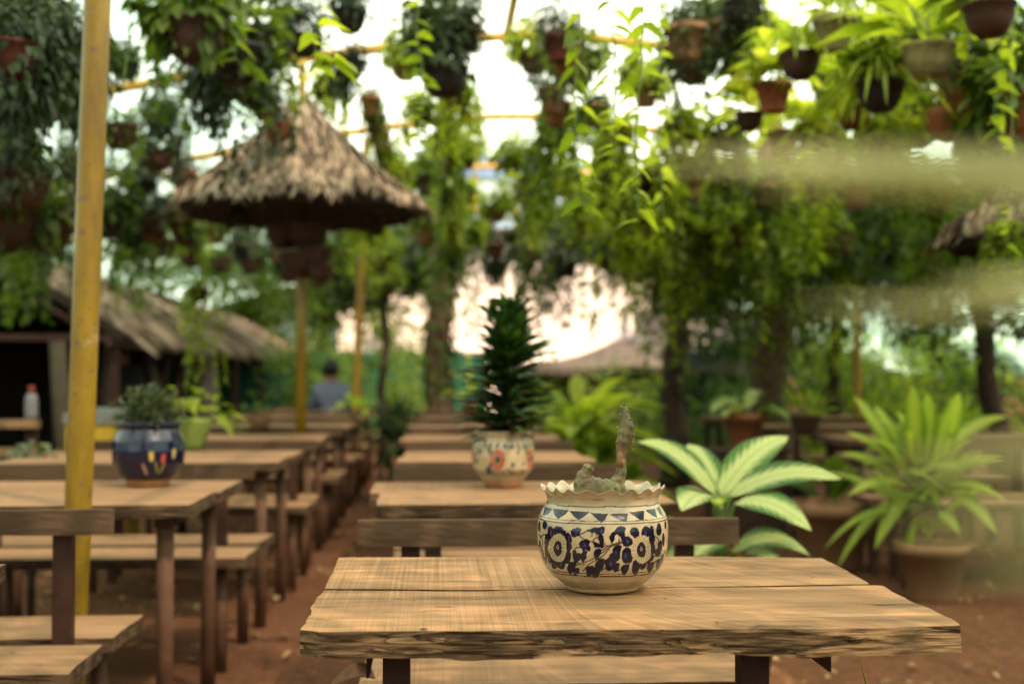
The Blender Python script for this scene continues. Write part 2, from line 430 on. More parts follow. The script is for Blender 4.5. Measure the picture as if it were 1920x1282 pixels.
# ================================================================== setting
def earth():
    m, nt, n, b = newmat('red_earth')
    v = mapping(nt, (1, 1, 1))
    a = noise(nt, v, .9, 6, .6); c_ = noise(nt, v, 18, 5, .7); g = noise(nt, v, 90, 3, .7)
    c = ramp(nt, a, [(.3, (.085, .036, .018)), (.55, (.155, .068, .035)), (.75, (.21, .105, .058))])
    c = mix(nt, ramp(nt, c_, [(.34, (.85,) * 3), (.6, (0,) * 3)]), c, (.07, .032, .018))
    c = mix(nt, ramp(nt, g, [(.62, (0,) * 3), (.7, (.6,) * 3)]), c, (.5, .36, .24))
    L(nt, c, b.inputs['Base Color']); b.inputs['Roughness'].default_value = .95; b.inputs['Specular IOR Level'].default_value = .03
    bump(nt, b, math_(nt, 'ADD', c_, g), .8, .01)
    return m
b = MB(); gx = 120
vs = []; 
for i in range(gx + 1):
    for j in range(gx + 1):
        u = (i / gx - .5) * 2; v = j / gx
        X = 500 * math.copysign(abs(u) ** 4, u) + u * 8; Y = -12 + 24 * v + 700 * v ** 5
        vs.append((X, Y, .012 * math.sin(X * 3.1 + Y * 1.7) * math.sin(Y * 2.3 - X) - .004))
b.add(vs, [(i * (gx + 1) + j, (i + 1) * (gx + 1) + j, (i + 1) * (gx + 1) + j + 1, i * (gx + 1) + j + 1) for i in range(gx) for j in range(gx)], 0, True)
tag(b.build('ground', earth()), kind='structure')

# dry leaves and litter on the earth
n_ = 1300
P = np.stack([npr.uniform(-2.2, 5, n_), npr.uniform(2, 12, n_), np.full(n_, .012)], 1)
D = np.stack([npr.randn(n_), npr.randn(n_), npr.rand(n_) * .3], 1)
DRY = leafmat('dry_leaves', (.18, .10, .05), (.45, .30, .17), .15, None, .8)
tag(link('leaf_litter', leafmesh('leaf_litter', [leaves(P, D, .03 + .04 * npr.rand(n_), .02 + .02 * npr.rand(n_), 'oval', -.1, .3)], DRY)), 'small dry leaves scattered over the red earth', 'leaf litter', kind='stuff')

# ------------------------------------------------------------------ roof
YEL = simple('yellow_paint', (.55, .30, .03), .4, .3, 5, .0006, .4)
def polemat():
    m, nt, n, b = newmat('worn_yellow_paint')
    v = mapping(nt, (1, 1, .25)); v2 = mapping(nt, (1, 1, 1))
    f = noise(nt, v, 9, 6, .65); g = noise(nt, v2, 38, 4, .7)
    c = ramp(nt, f, [(.3, (.115, .062, .002)), (.6, (.24, .145, .003))])
    c = mix(nt, ramp(nt, g, [(.36, (1,) * 3), (.41, (0,) * 3)]), c, (.12, .075, .04))
    c = mix(nt, ramp(nt, noise(nt, v2, 7, 5, .7), [(.63, (0,) * 3), (.72, (.6,) * 3)]), c, (.34, .25, .14))
    L(nt, c, b.inputs['Base Color']); b.inputs['Roughness'].default_value = .42
    bump(nt, b, g, .3, .0012); return m
YELW = polemat()
def netmat(name, ca, cb, tp_):
    m, nt, n, b = newmat(name)
    v = mapping(nt, (.5, .5, .5)); f = noise(nt, v, 1.2, 4)
    c = ramp(nt, f, [(.35, ca), (.6, cb)])
    for x in list(n):
        if x.type == 'BSDF_PRINCIPLED': n.remove(x)
    tl = nt.nodes.new('ShaderNodeBsdfTranslucent'); L(nt, c, tl.inputs[0])
    tp = nt.nodes.new('ShaderNodeBsdfTransparent'); tp.inputs[0].default_value = (1, 1, 1, 1)
    ms = nt.nodes.new('ShaderNodeMixShader'); ms.inputs[0].default_value = tp_
    L(nt, tl.outputs[0], ms.inputs[1]); L(nt, tp.outputs[0], ms.inputs[2]); L(nt, ms.outputs[0], n['Material Output'].inputs[0])
    return m
NET = netmat('pale_shade_net', (.62, .82, .71), (.82, .93, .84), .22)
NETG = netmat('green_shade_net', (.36, .56, .46), (.54, .71, .62), .14)
NETD = netmat('dense_green_shade_net', (.24, .42, .33), (.40, .56, .46), .10)
def netpanel(name, x0, x1, y0, y1, label, mt):
    b = MB(); nx = 24; ny = 30; v = []
    for i in range(nx + 1):
        for j in range(ny + 1):
            x = x0 + (x1 - x0) * i / nx; y = y0 + (y1 - y0) * j / ny
            sag = .05 * math.sin(math.pi * ((y / 2.9) % 1)) if True else 0
            v.append((x, y, roofz(x) + .06 - sag + .01 * math.sin(x * 5 + y * 3)))
    b.add(v, [(i * (ny + 1) + j, (i + 1) * (ny + 1) + j, (i + 1) * (ny + 1) + j + 1, i * (ny + 1) + j + 1) for i in range(nx) for j in range(ny)], 0, True)
    tag(b.build(name, mt), label, 'shade net')
netpanel('shade_net', -1.3, 3.0, -6, 14.6, 'palest middle strip of shade net stretched over the yellow roof pipes', NET)  # middle strip has the palest net colour of the three
netpanel('shade_net', -7.5, -1.32, -6, 14.6, 'pale aqua strip of shade net above the thatched parasol and the left row', NETG)
netpanel('shade_net', 3.02, 7.5, -6, 14.6, 'denser grey green strip of shade net above the bright ferns at upper right', NETD)
netpanel('shade_net', -9, -1.2, 14.62, 27, 'far pale green shade net beyond the thatched stall roof', NETG)
netpanel('shade_net', 4.5, 10, 14.62, 27, 'far pale green shade net above the right-hand trees', NETD)
RF = 'yellow pipes of the roof frame'
lbl = {3.4: 'nearest', 6.3: 'second', 9.2: 'third, behind the hanging vines', 12.1: 'fourth, above the far gable', 15: 'farthest, with the gable window below'}
for Y in (.5, 3.4, 6.3, 9.2, 12.1, 15):
    b = MB(); b.tube([(x, Y, roofz(x)) for x in np.linspace(-7.4, 7.4, 31)], .036, 8)
    tag(b.build('roof_beam', YEL), 'yellow pipe crossing under the shade net, ' + lbl.get(Y, 'the one over the camera'), 'roof beam', RF)
for X, t_ in ((.49, 'above the white-flowered gap at centre'), (3.6, 'above the fern pot on the right'), (-2.6, 'left of the thatched parasol'), (5.4, 'at the far right')):
    b = MB(); b.tube([(X, y, roofz(X) - .056) for y in np.linspace(.2, 9.2 if X < 1 and X > 0 else 15, 12)], .032, 8)
    tag(b.build('roof_beam', YEL), 'yellow pipe running away from the camera ' + t_, 'roof beam', RF)
# gable end frame
t = thing('gable_frame', 'yellow framed gable window at the far end of the shelter', 'window frame', (0, 15.06, 0))
GLASS = simple('hazy_pane', (.42, .52, .52), .25, .3, 2)
for (xa, xb, za, zb) in ((-.45, 1.9, 3.05, 3.1), (-.45, -.4, 3.1, 3.5), (.42, .47, 3.1, 3.53), (1.15, 1.2, 3.1, 3.53), (1.85, 1.9, 3.1, 3.5)):
    b = MB(); b.box(((xa + xb) / 2, 0, (za + zb) / 2), (xb - xa, .05, zb - za)); b.build('frame_bar', YEL, t)
for xa, xb in ((-.4, .42), (.47, 1.15)):
    b = MB(); b.box(((xa + xb) / 2, .01, 3.3), (xb - xa, .008, .4)); b.build('pane', GLASS, t)

def pole(pts, r, label, mat=YELW, name='roof_post', nn=24):
    o = Vector(pts[0]); b = MB()
    k = 14; pp = []
    for i in range(k + 1):
        q = i / k; p = Vector(pts[0]).lerp(Vector(pts[-1]), q); pp.append(p - o)
    b.tube(pp, r, nn)
    ob = b.build(name, mat); ob.location = o
    return tag(ob, label, 'post')
a = atY(183, 0, 3.8); c = atY(147, 940, 3.8); d = (a - c) / (a.z - c.z)
pole([c - d * c.z, c + d * (roofz(-1) - c.z)], .0385, 'thick worn yellow post between the blue pot and the left edge')
a = atY(678, 480, 12.2); c = atY(667, 745, 12.2); d = (a - c) / (a.z - c.z)
pole([c - d * c.z, c + d * (3.4 - c.z)], .036, 'slim leaning yellow post behind the thatched parasol')
a = atY(1607, 430, 12.4); pole([(a.x, 12.4, 0), (a.x - .02, 12.4, roofz(a.x))], .036, 'slim yellow post behind the potted yellow-green plant on the right')

# ================================================================== tables and benches
def board(mb, outline, z, th, seed, m_top=0, m_side=1, nx=60, ny=10, rough=.004, frontd=.0):
    """outline: function(u,v)->(x,y); top at z"""
    rs = np.random.RandomState(seed)
    ph = rs.rand(8) * 6.28
    def wv(u, k): return (math.sin(u * 9 + ph[k]) + .6 * math.sin(u * 23 + ph[k + 1]) + .35 * math.sin(u * 61 + ph[k + 2])) * rough
    top = []; 
    for i in range(nx + 1):
        for j in range(ny + 1):
            u = i / nx; v = j / ny; x, y = outline(u, v)
            if j == 0: y += wv(u, 0) * .7
            if j == ny: y += wv(u, 3) * .5
            if i in (0, nx): x += wv(v, 4) * .6
            top.append((x, y, z + (0 if 0 < j < ny else -.0015)))
    V = list(top); F = []; Mi = []
    id_ = lambda i, j: i * (ny + 1) + j
    for i in range(nx):
        for j in range(ny): F.append((id_(i, j), id_(i + 1, j), id_(i + 1, j + 1), id_(i, j + 1))); Mi.append(m_top)
    ring = [id_(i, 0) for i in range(nx + 1)] + [id_(nx, j) for j in range(1, ny + 1)] + [id_(i, ny) for i in range(nx - 1, -1, -1)] + [id_(0, j) for j in range(ny - 1, 0, -1)]
    layers = 7; prev = ring
    cx = sum(p[0] for p in top) / len(top); cy = sum(p[1] for p in top) / len(top)
    for l in range(1, layers + 1):
        cur = []
        for q, r_ in enumerate(ring):
            x, y, zz = top[r_]; t = l / layers
            sx_ = q * 5.0 / max(nx, 1); out = (math.sin(t * math.pi) * .3 + .9 * math.sin(sx_ * 7.3 + 5 * t + ph[l % 8]) * math.sin(sx_ * 3.1 + 9 * t) + .15 * math.sin(sx_ * 31 + 17 * t + ph[1]) + (rs.rand() - .5) * .08) * rough * .8 + frontd * t
            dx, dy = x - cx, y - cy
            fr = y < cy and abs(dy) > .3 * 0 and q <= nx
            if q <= nx: y = y - out
            elif q <= nx + ny: x = x + out * .4
            elif q <= 2 * nx + ny: y = y + out * .5
            else: x = x - out * .4
            V.append((x, y, z - th * t + (rs.rand() - .5) * rough * .2 + (wv(q * 1.2 / max(nx, 1), 2) * .5 if l == layers else 0))); cur.append(len(V) - 1)
        N = len(ring)
        for q in range(N):
            F.append((prev[q], cur[q], cur[(q + 1) % N], prev[(q + 1) % N])); Mi.append(m_side)
        prev = cur
    F.append(tuple(prev)); Mi.append(m_side)
    base = mb.n
    mb.v.extend(V); mb.f.extend([tuple(i + base for i in f) for f in F]); mb.m.extend(Mi); mb.sm.extend([False] * len(F)); mb.n += len(V)
def rect(x0, x1, y0, y1, sk=0):
    return lambda u, v: (x0 + (x1 - x0) * u + sk * v, y0 + (y1 - y0) * v)

# --- the front table, outlines read off the boards
TB = {}
def pl(px, py): p = onz(px, py, .75); return np.array([p.x, p.y])
def interp(pts, u):
    pts = [np.array(p) for p in pts]; n = len(pts) - 1; k = min(int(u * n), n - 1); q = u * n - k
    return pts[k] * (1 - q) + pts[k + 1] * q
fl, fr = pl(565, 1178), pl(1803, 1170)
FRONT = [fl, pl(600, 1181), pl(760, 1180), pl(1000, 1180), pl(1250, 1178), pl(1500, 1176), pl(1700, 1173), fr]
SEAM_F = [pl(604, 1105), pl(900, 1106), pl(1300, 1100), pl(1645, 1095)]
SEAM_B = [pl(610, 1101), pl(900, 1103), pl(1300, 1098), pl(1630, 1092)]
BACK = [pl(637, 1043), pl(950, 1042), pl(1300, 1041), pl(1540, 1044)]
def arclerp(pts, u):
    d = [0]
    for a, b_ in zip(pts, pts[1:]): d.append(d[-1] + np.linalg.norm(b_ - a))
    s_ = u * d[-1]
    for i in range(len(pts) - 1):
        if s_ <= d[i + 1] or i == len(pts) - 2:
            q = (s_ - d[i]) / (d[i + 1] - d[i]); return pts[i] * (1 - q) + pts[i + 1] * q
EDGE_R = [fr, pl(1760, 1150), pl(1735, 1135), pl(1690, 1115), pl(1645, 1095)]
def out_front(u, v):
    a = arclerp(FRONT, u); b_ = arclerp(SEAM_F, u); p = a * (1 - v) + b_ * v
    return p[0], p[1]
def out_back(u, v):
    a = arclerp(SEAM_B, u); b_ = arclerp(BACK, u); p = a * (1 - v) + b_ * v
    return p[0], p[1]
G_T = 'wooden plank tables of the middle row'
t = thing('plank_table', 'nearest plank table with a torn live front edge, carrying the navy flowered pot', 'table', ((fl[0] + fr[0]) / 2, 2.3, 0), 0, G_T)
off = t.location.copy()
def shift(f): return lambda u, v: (f(u, v)[0] - off.x, f(u, v)[1] - off.y)
b = MB(); board(b, shift(out_front), .75, .041, 3, nx=260, ny=24, rough=.0042, frontd=.004)
board(b, shift(out_back), .7495, .040, 5, nx=160, ny=20, rough=.0018)
def mark(pts, wpx, z=.7512):
    P_ = [np.array(onz(x, y, z)) - np.array((off.x, off.y, 0)) for x, y in pts]
    Vv = []; n_ = len(P_)
    for i, p in enumerate(P_):
        h_ = wpx[i] * .5 * 1.9e-3 if hasattr(wpx, '__len__') else wpx * .5 * 1.9e-3
        Vv += [p + [0, h_, 0], p - [0, h_, 0]]
    b.add(Vv, [(2 * i, 2 * i + 2, 2 * i + 3, 2 * i + 1) for i in range(n_ - 1)], 2)
mark([(1440, 1127), (1500, 1129), (1560, 1130), (1630, 1131), (1645, 1133), (1690, 1132), (1735, 1133)], [.3, .7, .5, .9, 2.6, 1.6, 1.2])
mark([(818, 1136), (838, 1136.5), (855, 1137.5)], [1.2, 1.6, .6]); mark([(790, 1146), (805, 1143), (835, 1143.5), (853, 1142), (857, 1145)], [.5, 1.2, .8, 1.2, .6])
mark([(590, 1138), (610, 1137), (628, 1136)], [.6, 1, .4]); mark([(592, 1160), (612, 1161), (640, 1162)], [1, 1.2, .4]); mark([(715, 1147), (735, 1145.5)], [.6, .9])
mark([(830, 1167), (900, 1166), (960, 1168), (975, 1172)], [.5, 1.0, 1.2, .8]); mark([(1050, 1168), (1100, 1165.5), (1160, 1166)], [.8, 1, .4]); mark([(1405, 1176), (1425, 1172), (1440, 1173), (1500, 1172), (1545, 1176)], [1, 2, 1, 1.2, .8])
for x, y in ((745, 1122), (776, 1125), (1247, 1121), (1344, 1167), (1410, 1063), (1523, 1081)): mark([(x - 2.5, y), (x, y), (x + 2.5, y)], [1.2, 3.2, 1.2])
b.build('tabletop', [W_TOP, W_EDGE, simple('dark_crack_marks', (.022, .013, .008), .95)], t)  # dark slivers laid on the boards as cracks and nail heads
for (px0, px1, Yd) in ((719, 769, 2.03), (1384, 1435, 2.03), (719, 769, 2.58), (1384, 1435, 2.58)):
    kx = Yd / 2.03; xa = atY(px0, 1230, 2.03).x * kx - off.x; xb = atY(px1, 1230, 2.03).x * kx - off.x
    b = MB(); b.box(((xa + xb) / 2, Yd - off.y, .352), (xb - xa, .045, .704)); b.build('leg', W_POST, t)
for px, s_ in ((692, 1), (1531, -1)):       # pointed ends of the cross battens under the top
    p = atY(px, 1222, 2.12); x = p.x - off.x; b = MB()
    vv = []
    for yy in (0, .4):
        vv += [(x, 2.04 - off.y + yy, .708), (x + .013 * s_ if s_ > 0 else x - .040, 2.04 - off.y + yy, .708), (x + .004 * s_, 2.04 - off.y + yy, .655), (x, 2.04 - off.y + yy, .655)]
    b.add(vv, [(0, 1, 2, 3), (7, 6, 5, 4), (0, 4, 5, 1), (1, 5, 6, 2), (2, 6, 7, 3), (3, 7, 4, 0)]); b.build('batten', W_POST, t)

def make_table(x0, x1, d, seed, round_legs, label, group, Y, skew=0, overhang=.1):
    t = thing('plank_table', label, 'table', ((x0 + x1) / 2, Y + d / 2, 0), R(rnd.uniform(-.8, .8)), group)
    hx = (x1 - x0) / 2; rs = random.Random(seed)
    b = MB(); q = .46
    board(b, rect(-hx, hx, -d / 2, -d / 2 + d * q), .75, .04, seed, nx=50, ny=4, rough=.003)
    board(b, rect(-hx + rs.uniform(-.05, .02), hx + rs.uniform(-.03, .05), -d / 2 + d * q + .006, d / 2), .749, .038, seed + 1, nx=50, ny=4, rough=.003)
    b.build('tabletop', [W_OLD, W_OLDE], t)
    for sx in (-1, 1):
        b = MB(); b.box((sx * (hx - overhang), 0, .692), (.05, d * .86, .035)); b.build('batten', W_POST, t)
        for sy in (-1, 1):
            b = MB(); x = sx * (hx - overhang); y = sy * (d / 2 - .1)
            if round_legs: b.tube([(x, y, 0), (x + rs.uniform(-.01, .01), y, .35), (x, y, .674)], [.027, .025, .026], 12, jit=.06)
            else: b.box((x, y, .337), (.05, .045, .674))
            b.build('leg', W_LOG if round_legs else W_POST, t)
    return t
def make_bench(x0, x1, Y, seed, round_legs, label, group, bx0=None, bx1=None, bz=.775):
    """two plank seats back to back, sharing one backrest on posts; Y = post line"""
    t = thing('bench', label, 'bench', ((x0 + x1) / 2, Y, 0), R(rnd.uniform(-.8, .8)), group)
    hx = (x1 - x0) / 2; rs = random.Random(seed)
    for sy in (-1, 1):
        b = MB(); ya, yb = (.045, .37) if sy > 0 else (-.36, -.035)
        board(b, rect(-hx, hx + rs.uniform(-.02, .03), ya, yb, rs.uniform(-.02, .03)), .45, .04, seed + sy, nx=40, ny=4, rough=.003)
        b.build('seat', [W_OLD, W_OLDE], t)
        for sx in (-1, 1):
            b = MB(); x = sx * (hx - .1); y = sy * .26
            if round_legs: b.tube([(x, y, 0), (x, y, .41)], [.024, .023], 12, jit=.06)
            else: b.box((x, y, .205), (.045, .045, .41))
            b.build('leg', W_LOG if round_legs else W_POST, t)
    a0 = -hx if bx0 is None else bx0 - (x0 + x1) / 2; a1 = hx if bx1 is None else bx1 - (x0 + x1) / 2
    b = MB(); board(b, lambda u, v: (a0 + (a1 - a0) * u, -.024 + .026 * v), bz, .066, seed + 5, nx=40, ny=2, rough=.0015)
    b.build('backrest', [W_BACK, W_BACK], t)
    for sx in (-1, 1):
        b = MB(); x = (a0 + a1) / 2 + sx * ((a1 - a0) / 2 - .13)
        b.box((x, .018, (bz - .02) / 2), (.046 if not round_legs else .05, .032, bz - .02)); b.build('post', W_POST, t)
    return t
NTH = ['', 'second', 'third', 'fourth', 'fifth', 'sixth', 'seventh']
TY = [1.94 + 1.88 * k for k in range(8)]
def xat(px, Y): return (px - 819) * Y / 2400
mid_l = [0, 705, 745, 768, 780, 786, 790]; mid_r = [0, 1272, 1120, 1050, 1010, 985, 970]
for k in range(1, 7):
    Y = TY[k]
    xa = xat(mid_l[k], Y) if k < 3 else -.22; xb = xat(mid_r[k], Y)
    extra = {1: 'carrying the pot of red flowers', 2: 'right behind the pot of red flowers'}.get(k, 'behind the conical plant')
    make_table(xa, xb, .83, 20 + k, False, f'{NTH[k]} plank table of the middle row, {extra}', G_T, Y, overhang=.17)
G_B = 'back-to-back benches of the middle row'
for k in range(0, 6):
    Y = TY[k] + 1.27
    make_bench(-.17, .74, Y, 60 + k, False, ['nearest back-to-back bench, seen just behind the front table'][0] if k == 0 else f'{NTH[k]} back-to-back bench of the middle row, {"between the red flowered pot and the table behind" if k == 1 else "far down the row of table tops"}', G_B,
               bx0=xat(673, 3.2) if k == 0 else None, bx1=xat(1386, 3.2) if k == 0 else None)
G_TL = 'plank tables on round legs in the left row'; G_BL = 'back-to-back benches of the left row'
lex = {0: 'cut by the left edge of the picture', 1: 'carrying the blue pot', 2: 'carrying the green pot', 3: 'carrying the small brown clay pot', 4: 'carrying the whitish flowering plant', 5: 'beside the slim leaning post', 6: 'last before the trees'}
for k in range(0, 7):
    Y = TY[k] + .03
    xb = {0: -.86, 1: -.73, 2: -.70, 3: -.68, 4: -.66}.get(k, -.66)
    make_table(-1.95, xb, .93 if k else .70, 120 + k, True, f'{NTH[k] if k else "nearest"} plank table of the left row, {lex[k]}', G_TL, Y, overhang=.09)
for k in range(0, 7):
    Y = TY[k] + 1.42
    make_bench(-1.9, {0: -.83, 1: -.72}.get(k, -.66), Y, 160 + k, True, f'{NTH[k] if k else "nearest"} back-to-back bench of the left row, {"its backrest crossing the thick yellow post" if k == 0 else ("under the table with the blue pot" if k == 1 else "farther down the aisle")}', G_BL,
               bx1={0: -.83, 1: -.74}.get(k, None), bz=.78 if k else .79)
G_TR = 'plank tables of the right-hand row'; G_BR = 'back-to-back benches of the right-hand row'
for k in range(3):
    Y = 7.55 + 1.9 * k
    make_table(2.45, 3.9, .74, 220 + k, False, f'{["nearest", "second", "third"][k]} plank table of the right-hand row, behind the yellow-green potted plant', G_TR, Y)
    make_bench(2.4, 3.9, Y - .58, 260 + k, False, f'{["nearest", "second", "third"][k]} back-to-back bench of the right-hand row, beyond the big terracotta pot', G_BR)
# low timber rack at the far left
t = thing('timber_rack', 'dark timber rack of two rails at the far left edge, left of the thick post', 'rack', (-2.75, 7.4, 0))
for z_ in (.86, .70):
    b = MB(); b.box((0, 0, z_), (1.0, .09, .045)); b.build('rail', W_OLD, t)
for x in (-.44, .44):
    b = MB(); b.box((x, .075, .46), (.06, .055, .92)); b.build('post', W_POST, t)

# ================================================================== painted pots
CREAM = np.array((.47, .37, .235)); NAVY = np.array((.004, .005, .022)); INK = np.array((.07, .045, .03))
def ell(img, cx, cy, rx, ry, col, rot=0, al=1, ox=0, oy=0):
    H, W_, _ = img.shape
    x0, x1 = max(int(cx - rx - ry), 0), min(int(cx + rx + ry) + 2, W_); y0, y1 = max(int(cy - rx - ry), 0), min(int(cy + rx + ry) + 2, H)
    if x1 <= x0 or y1 <= y0: return
    yy, xx = np.mgrid[y0:y1, x0:x1]; c_, s_ = math.cos(R(rot)), math.sin(R(rot))
    a = (xx - cx) * c_ + (yy - cy) * s_; b_ = -(xx - cx) * s_ + (yy - cy) * c_
    wob = 1 + .10 * np.sin(np.arctan2(b_, a) * 3 + cx) + .05 * np.sin(np.arctan2(b_, a) * 7 + cy)
    m = ((a / rx) ** 2 + (b_ / ry) ** 2) < wob
    img[y0:y1, x0:x1][m] = img[y0:y1, x0:x1][m] * (1 - al) + np.array(col) * al
def poly(img, pts, col):
    xs = [p[0] for p in pts]; ys = [p[1] for p in pts]
    x0, x1, y0, y1 = int(min(xs)), int(max(xs)) + 2, int(min(ys)), int(max(ys)) + 2
    yy, xx = np.mgrid[y0:y1, x0:x1]; ins = np.zeros(xx.shape, bool); j = len(pts) - 1
    for i in range(len(pts)):
        a, b_ = pts[i], pts[j]
        cnd = ((a[1] > yy) != (b_[1] > yy)) & (xx < (b_[0] - a[0]) * (yy - a[1]) / ((b_[1] - a[1]) or 1e-6) + a[0]); ins ^= cnd; j = i
    img[y0:y1, x0:x1][ins] = col
def stroke(img, pts, wd, col):
    pts = [np.array(p, float) for p in pts]
    # quadratic smoothing
    if len(pts) > 2:
        q = []
        for i in range(len(pts) - 1):
            p0 = pts[max(i - 1, 0)]; p1 = pts[i]; p2 = pts[i + 1]; p3 = pts[min(i + 2, len(pts) - 1)]
            for t in np.linspace(0, 1, 6)[:-1]:
                q.append(.5 * ((2 * p1) + (-p0 + p2) * t + (2 * p0 - 5 * p1 + 4 * p2 - p3) * t * t + (-p0 + 3 * p1 - 3 * p2 + p3) * t ** 3))
        pts = q + [pts[-1]]
    for a, b_ in zip(pts, pts[1:]):
        n = int(np.linalg.norm(b_ - a) / 1.2) + 1
        for i in range(n):
            c = a + (b_ - a) * i / n; x, y = int(c[0]), int(c[1]); r = max(int(wd / 2), 1)
            if 2 < x < img.shape[1] - 3 and 2 < y < img.shape[0] - 3: img[y - r:y + r, x - r:x + r] = col

def hero_pattern():
    im = np.zeros((1300, 1118, 3)); im[:] = CREAM
    for pts in ([(188, 748), (200, 688), (250, 700), (222, 735)], [(250, 700), (352, 708), (330, 735), (285, 764), (262, 742)], [(352, 712), (480, 720), (440, 752), (410, 770), (380, 748)],
                [(480, 724), (592, 732), (575, 765), (552, 790), (525, 768)], [(594, 734), (716, 728), (705, 780), (690, 783), (655, 765)], [(718, 722), (815, 712), (812, 780), (780, 765)],
                [(820, 710), (882, 698), (896, 758), (860, 740)], [(884, 697), (906, 690), (934, 748), (912, 738)]): poly(im, pts, NAVY)
    # stems
    for s_ in ([(350, 1030), (430, 1035), (500, 1010), (560, 970), (610, 935), (690, 905)], [(385, 830), (430, 880), (480, 900), (540, 925), (620, 930), (690, 908)],
               [(440, 1085), (480, 1040), (550, 1000), (600, 950)], [(600, 1000), (580, 1040), (640, 1085), (680, 1070)], [(520, 880), (500, 900), (560, 930)], [(600, 870), (620, 920), (660, 905), (650, 850)],
               [(690, 1010), (740, 1020), (700, 1060)], [(860, 1000), (890, 990), (930, 990), (945, 960)], [(880, 870), (905, 890), (900, 930), (925, 960)], [(385, 960), (400, 940), (440, 950)],
               [(365, 860), (420, 860), (470, 830)], [(540, 1090), (600, 1060), (650, 1080)], [(175, 880), (200, 860), (215, 880)], [(170, 860), (190, 905), (180, 950)], [(380, 1060), (410, 1045), (455, 1045)],
               [(870, 1060), (880, 1030), (915, 1010)], [(520, 860), (540, 900), (575, 920)], [(610, 900), (640, 870), (665, 900)], [(550, 960), (600, 930), (655, 910), (700, 900)]): stroke(im, s_, 6, INK)
    def flower(cx, cy, sx, petals, nray):
        for (x, y, rx, ry, rot) in petals: ell(im, x, y, rx * 1.06, ry * 1.0, NAVY, rot)
        ell(im, cx, cy, 62 * sx, 86, CREAM)
        for k in range(nray):
            a = k * 2 * math.pi / nray
            stroke(im, [(cx + 34 * sx * math.cos(a), cy + 50 * math.sin(a)), (cx + 60 * sx * math.cos(a + .06), cy + 84 * math.sin(a + .06))], 3, INK)
        ell(im, cx, cy + 3, 28 * sx, 48, NAVY); ell(im, cx, cy - 4, 7, 13, CREAM * .8); ell(im, cx, cy - 4, 4, 7, NAVY)
    flower(281, 942, .92, [(240, 840, 20, 34, -15), (285, 838, 30, 32, 0), (345, 885, 22, 36, -10), (347, 935, 20, 32, 0), (222, 890, 22, 44, 10), (216, 950, 15, 50, 0), (235, 1000, 16, 36, 0), (262, 1030, 20, 42, 5), (300, 1035, 26, 40, -8), (338, 1000, 24, 42, 10), (318, 850, 14, 20, 0)], 17)
    flower(797, 952, 1.0, [(757, 848, 26, 36, -25), (825, 845, 27, 38, 15), (862, 885, 18, 46, 0), (868, 945, 14, 40, 0), (840, 1005, 20, 34, 20), (806, 1040, 22, 36, 10), (762, 1060, 22, 48, 5), (712, 988, 36, 50, 8), (711, 903, 31, 33, 0), (850, 1000, 22, 28, 0)], 21)
    for e in ((390, 846, 30, 24, 20), (415, 830, 12, 12, 0), (500, 842, 45, 22, -15), (545, 835, 26, 24, 0), (550, 885, 15, 42, -12), (445, 922, 32, 32, 15), (470, 945, 16, 18, 0), (400, 1000, 26, 28, 25), (440, 990, 20, 32, 0), (385, 975, 14, 22, 0),
              (525, 975, 22, 32, 20), (530, 925, 36, 13, 22), (365, 1062, 26, 34, 10), (395, 1085, 20, 20, 0), (480, 1082, 26, 30, 0), (515, 1092, 24, 32, 0), (540, 1045, 28, 38, 20), (645, 960, 26, 36, 10), (630, 1000, 34, 30, 0), (605, 1040, 34, 38, -30), (640, 1060, 20, 26, 0),
              (625, 868, 20, 32, 30), (665, 838, 32, 28, -20), (682, 870, 16, 28, 0), (695, 1072, 24, 30, 15), (850, 1058, 20, 30, 10), (905, 830, 17, 40, 0), (862, 832, 13, 28, 0), (912, 935, 13, 40, 8), (898, 968, 20, 24, 0), (933, 888, 8, 42, 0), (903, 1040, 15, 38, 15), (925, 1010, 8, 30, 10),
              (168, 810, 8, 34, 0), (202, 802, 15, 26, 0), (172, 935, 8, 46, 0), (190, 985, 9, 44, -8), (208, 1020, 8, 30, 0), (945, 800, 6, 26, 0)):
        ell(im, e[0], e[1], e[2], e[3], NAVY, e[4])
        if e[2] > 18: ell(im, e[0] + e[2] * .55, e[1] - e[3] * .55, e[2] * .62, e[3] * .5, NAVY, e[4] + 35); ell(im, e[0] - e[2] * .3, e[1] + e[3] * .7, e[2] * .5, e[3] * .6, NAVY, e[4] - 30)
    for e in ((470, 858, 22, 16), (645, 878, 12, 20), (420, 960, 13, 16), (505, 860, 10, 14)): ell(im, *e, CREAM)
    for e in ((395, 850, 9, 14), (552, 845, 7, 16), (350, 890, 5, 20), (712, 905, 9, 12), (640, 970, 6, 14), (608, 1040, 9, 16), (448, 925, 9, 12), (825, 850, 7, 14), (700, 990, 6, 20), (240, 850, 5, 14), (302, 1040, 6, 14)): ell(im, *e, (.03, .045, .14), 0, .8)
    return im

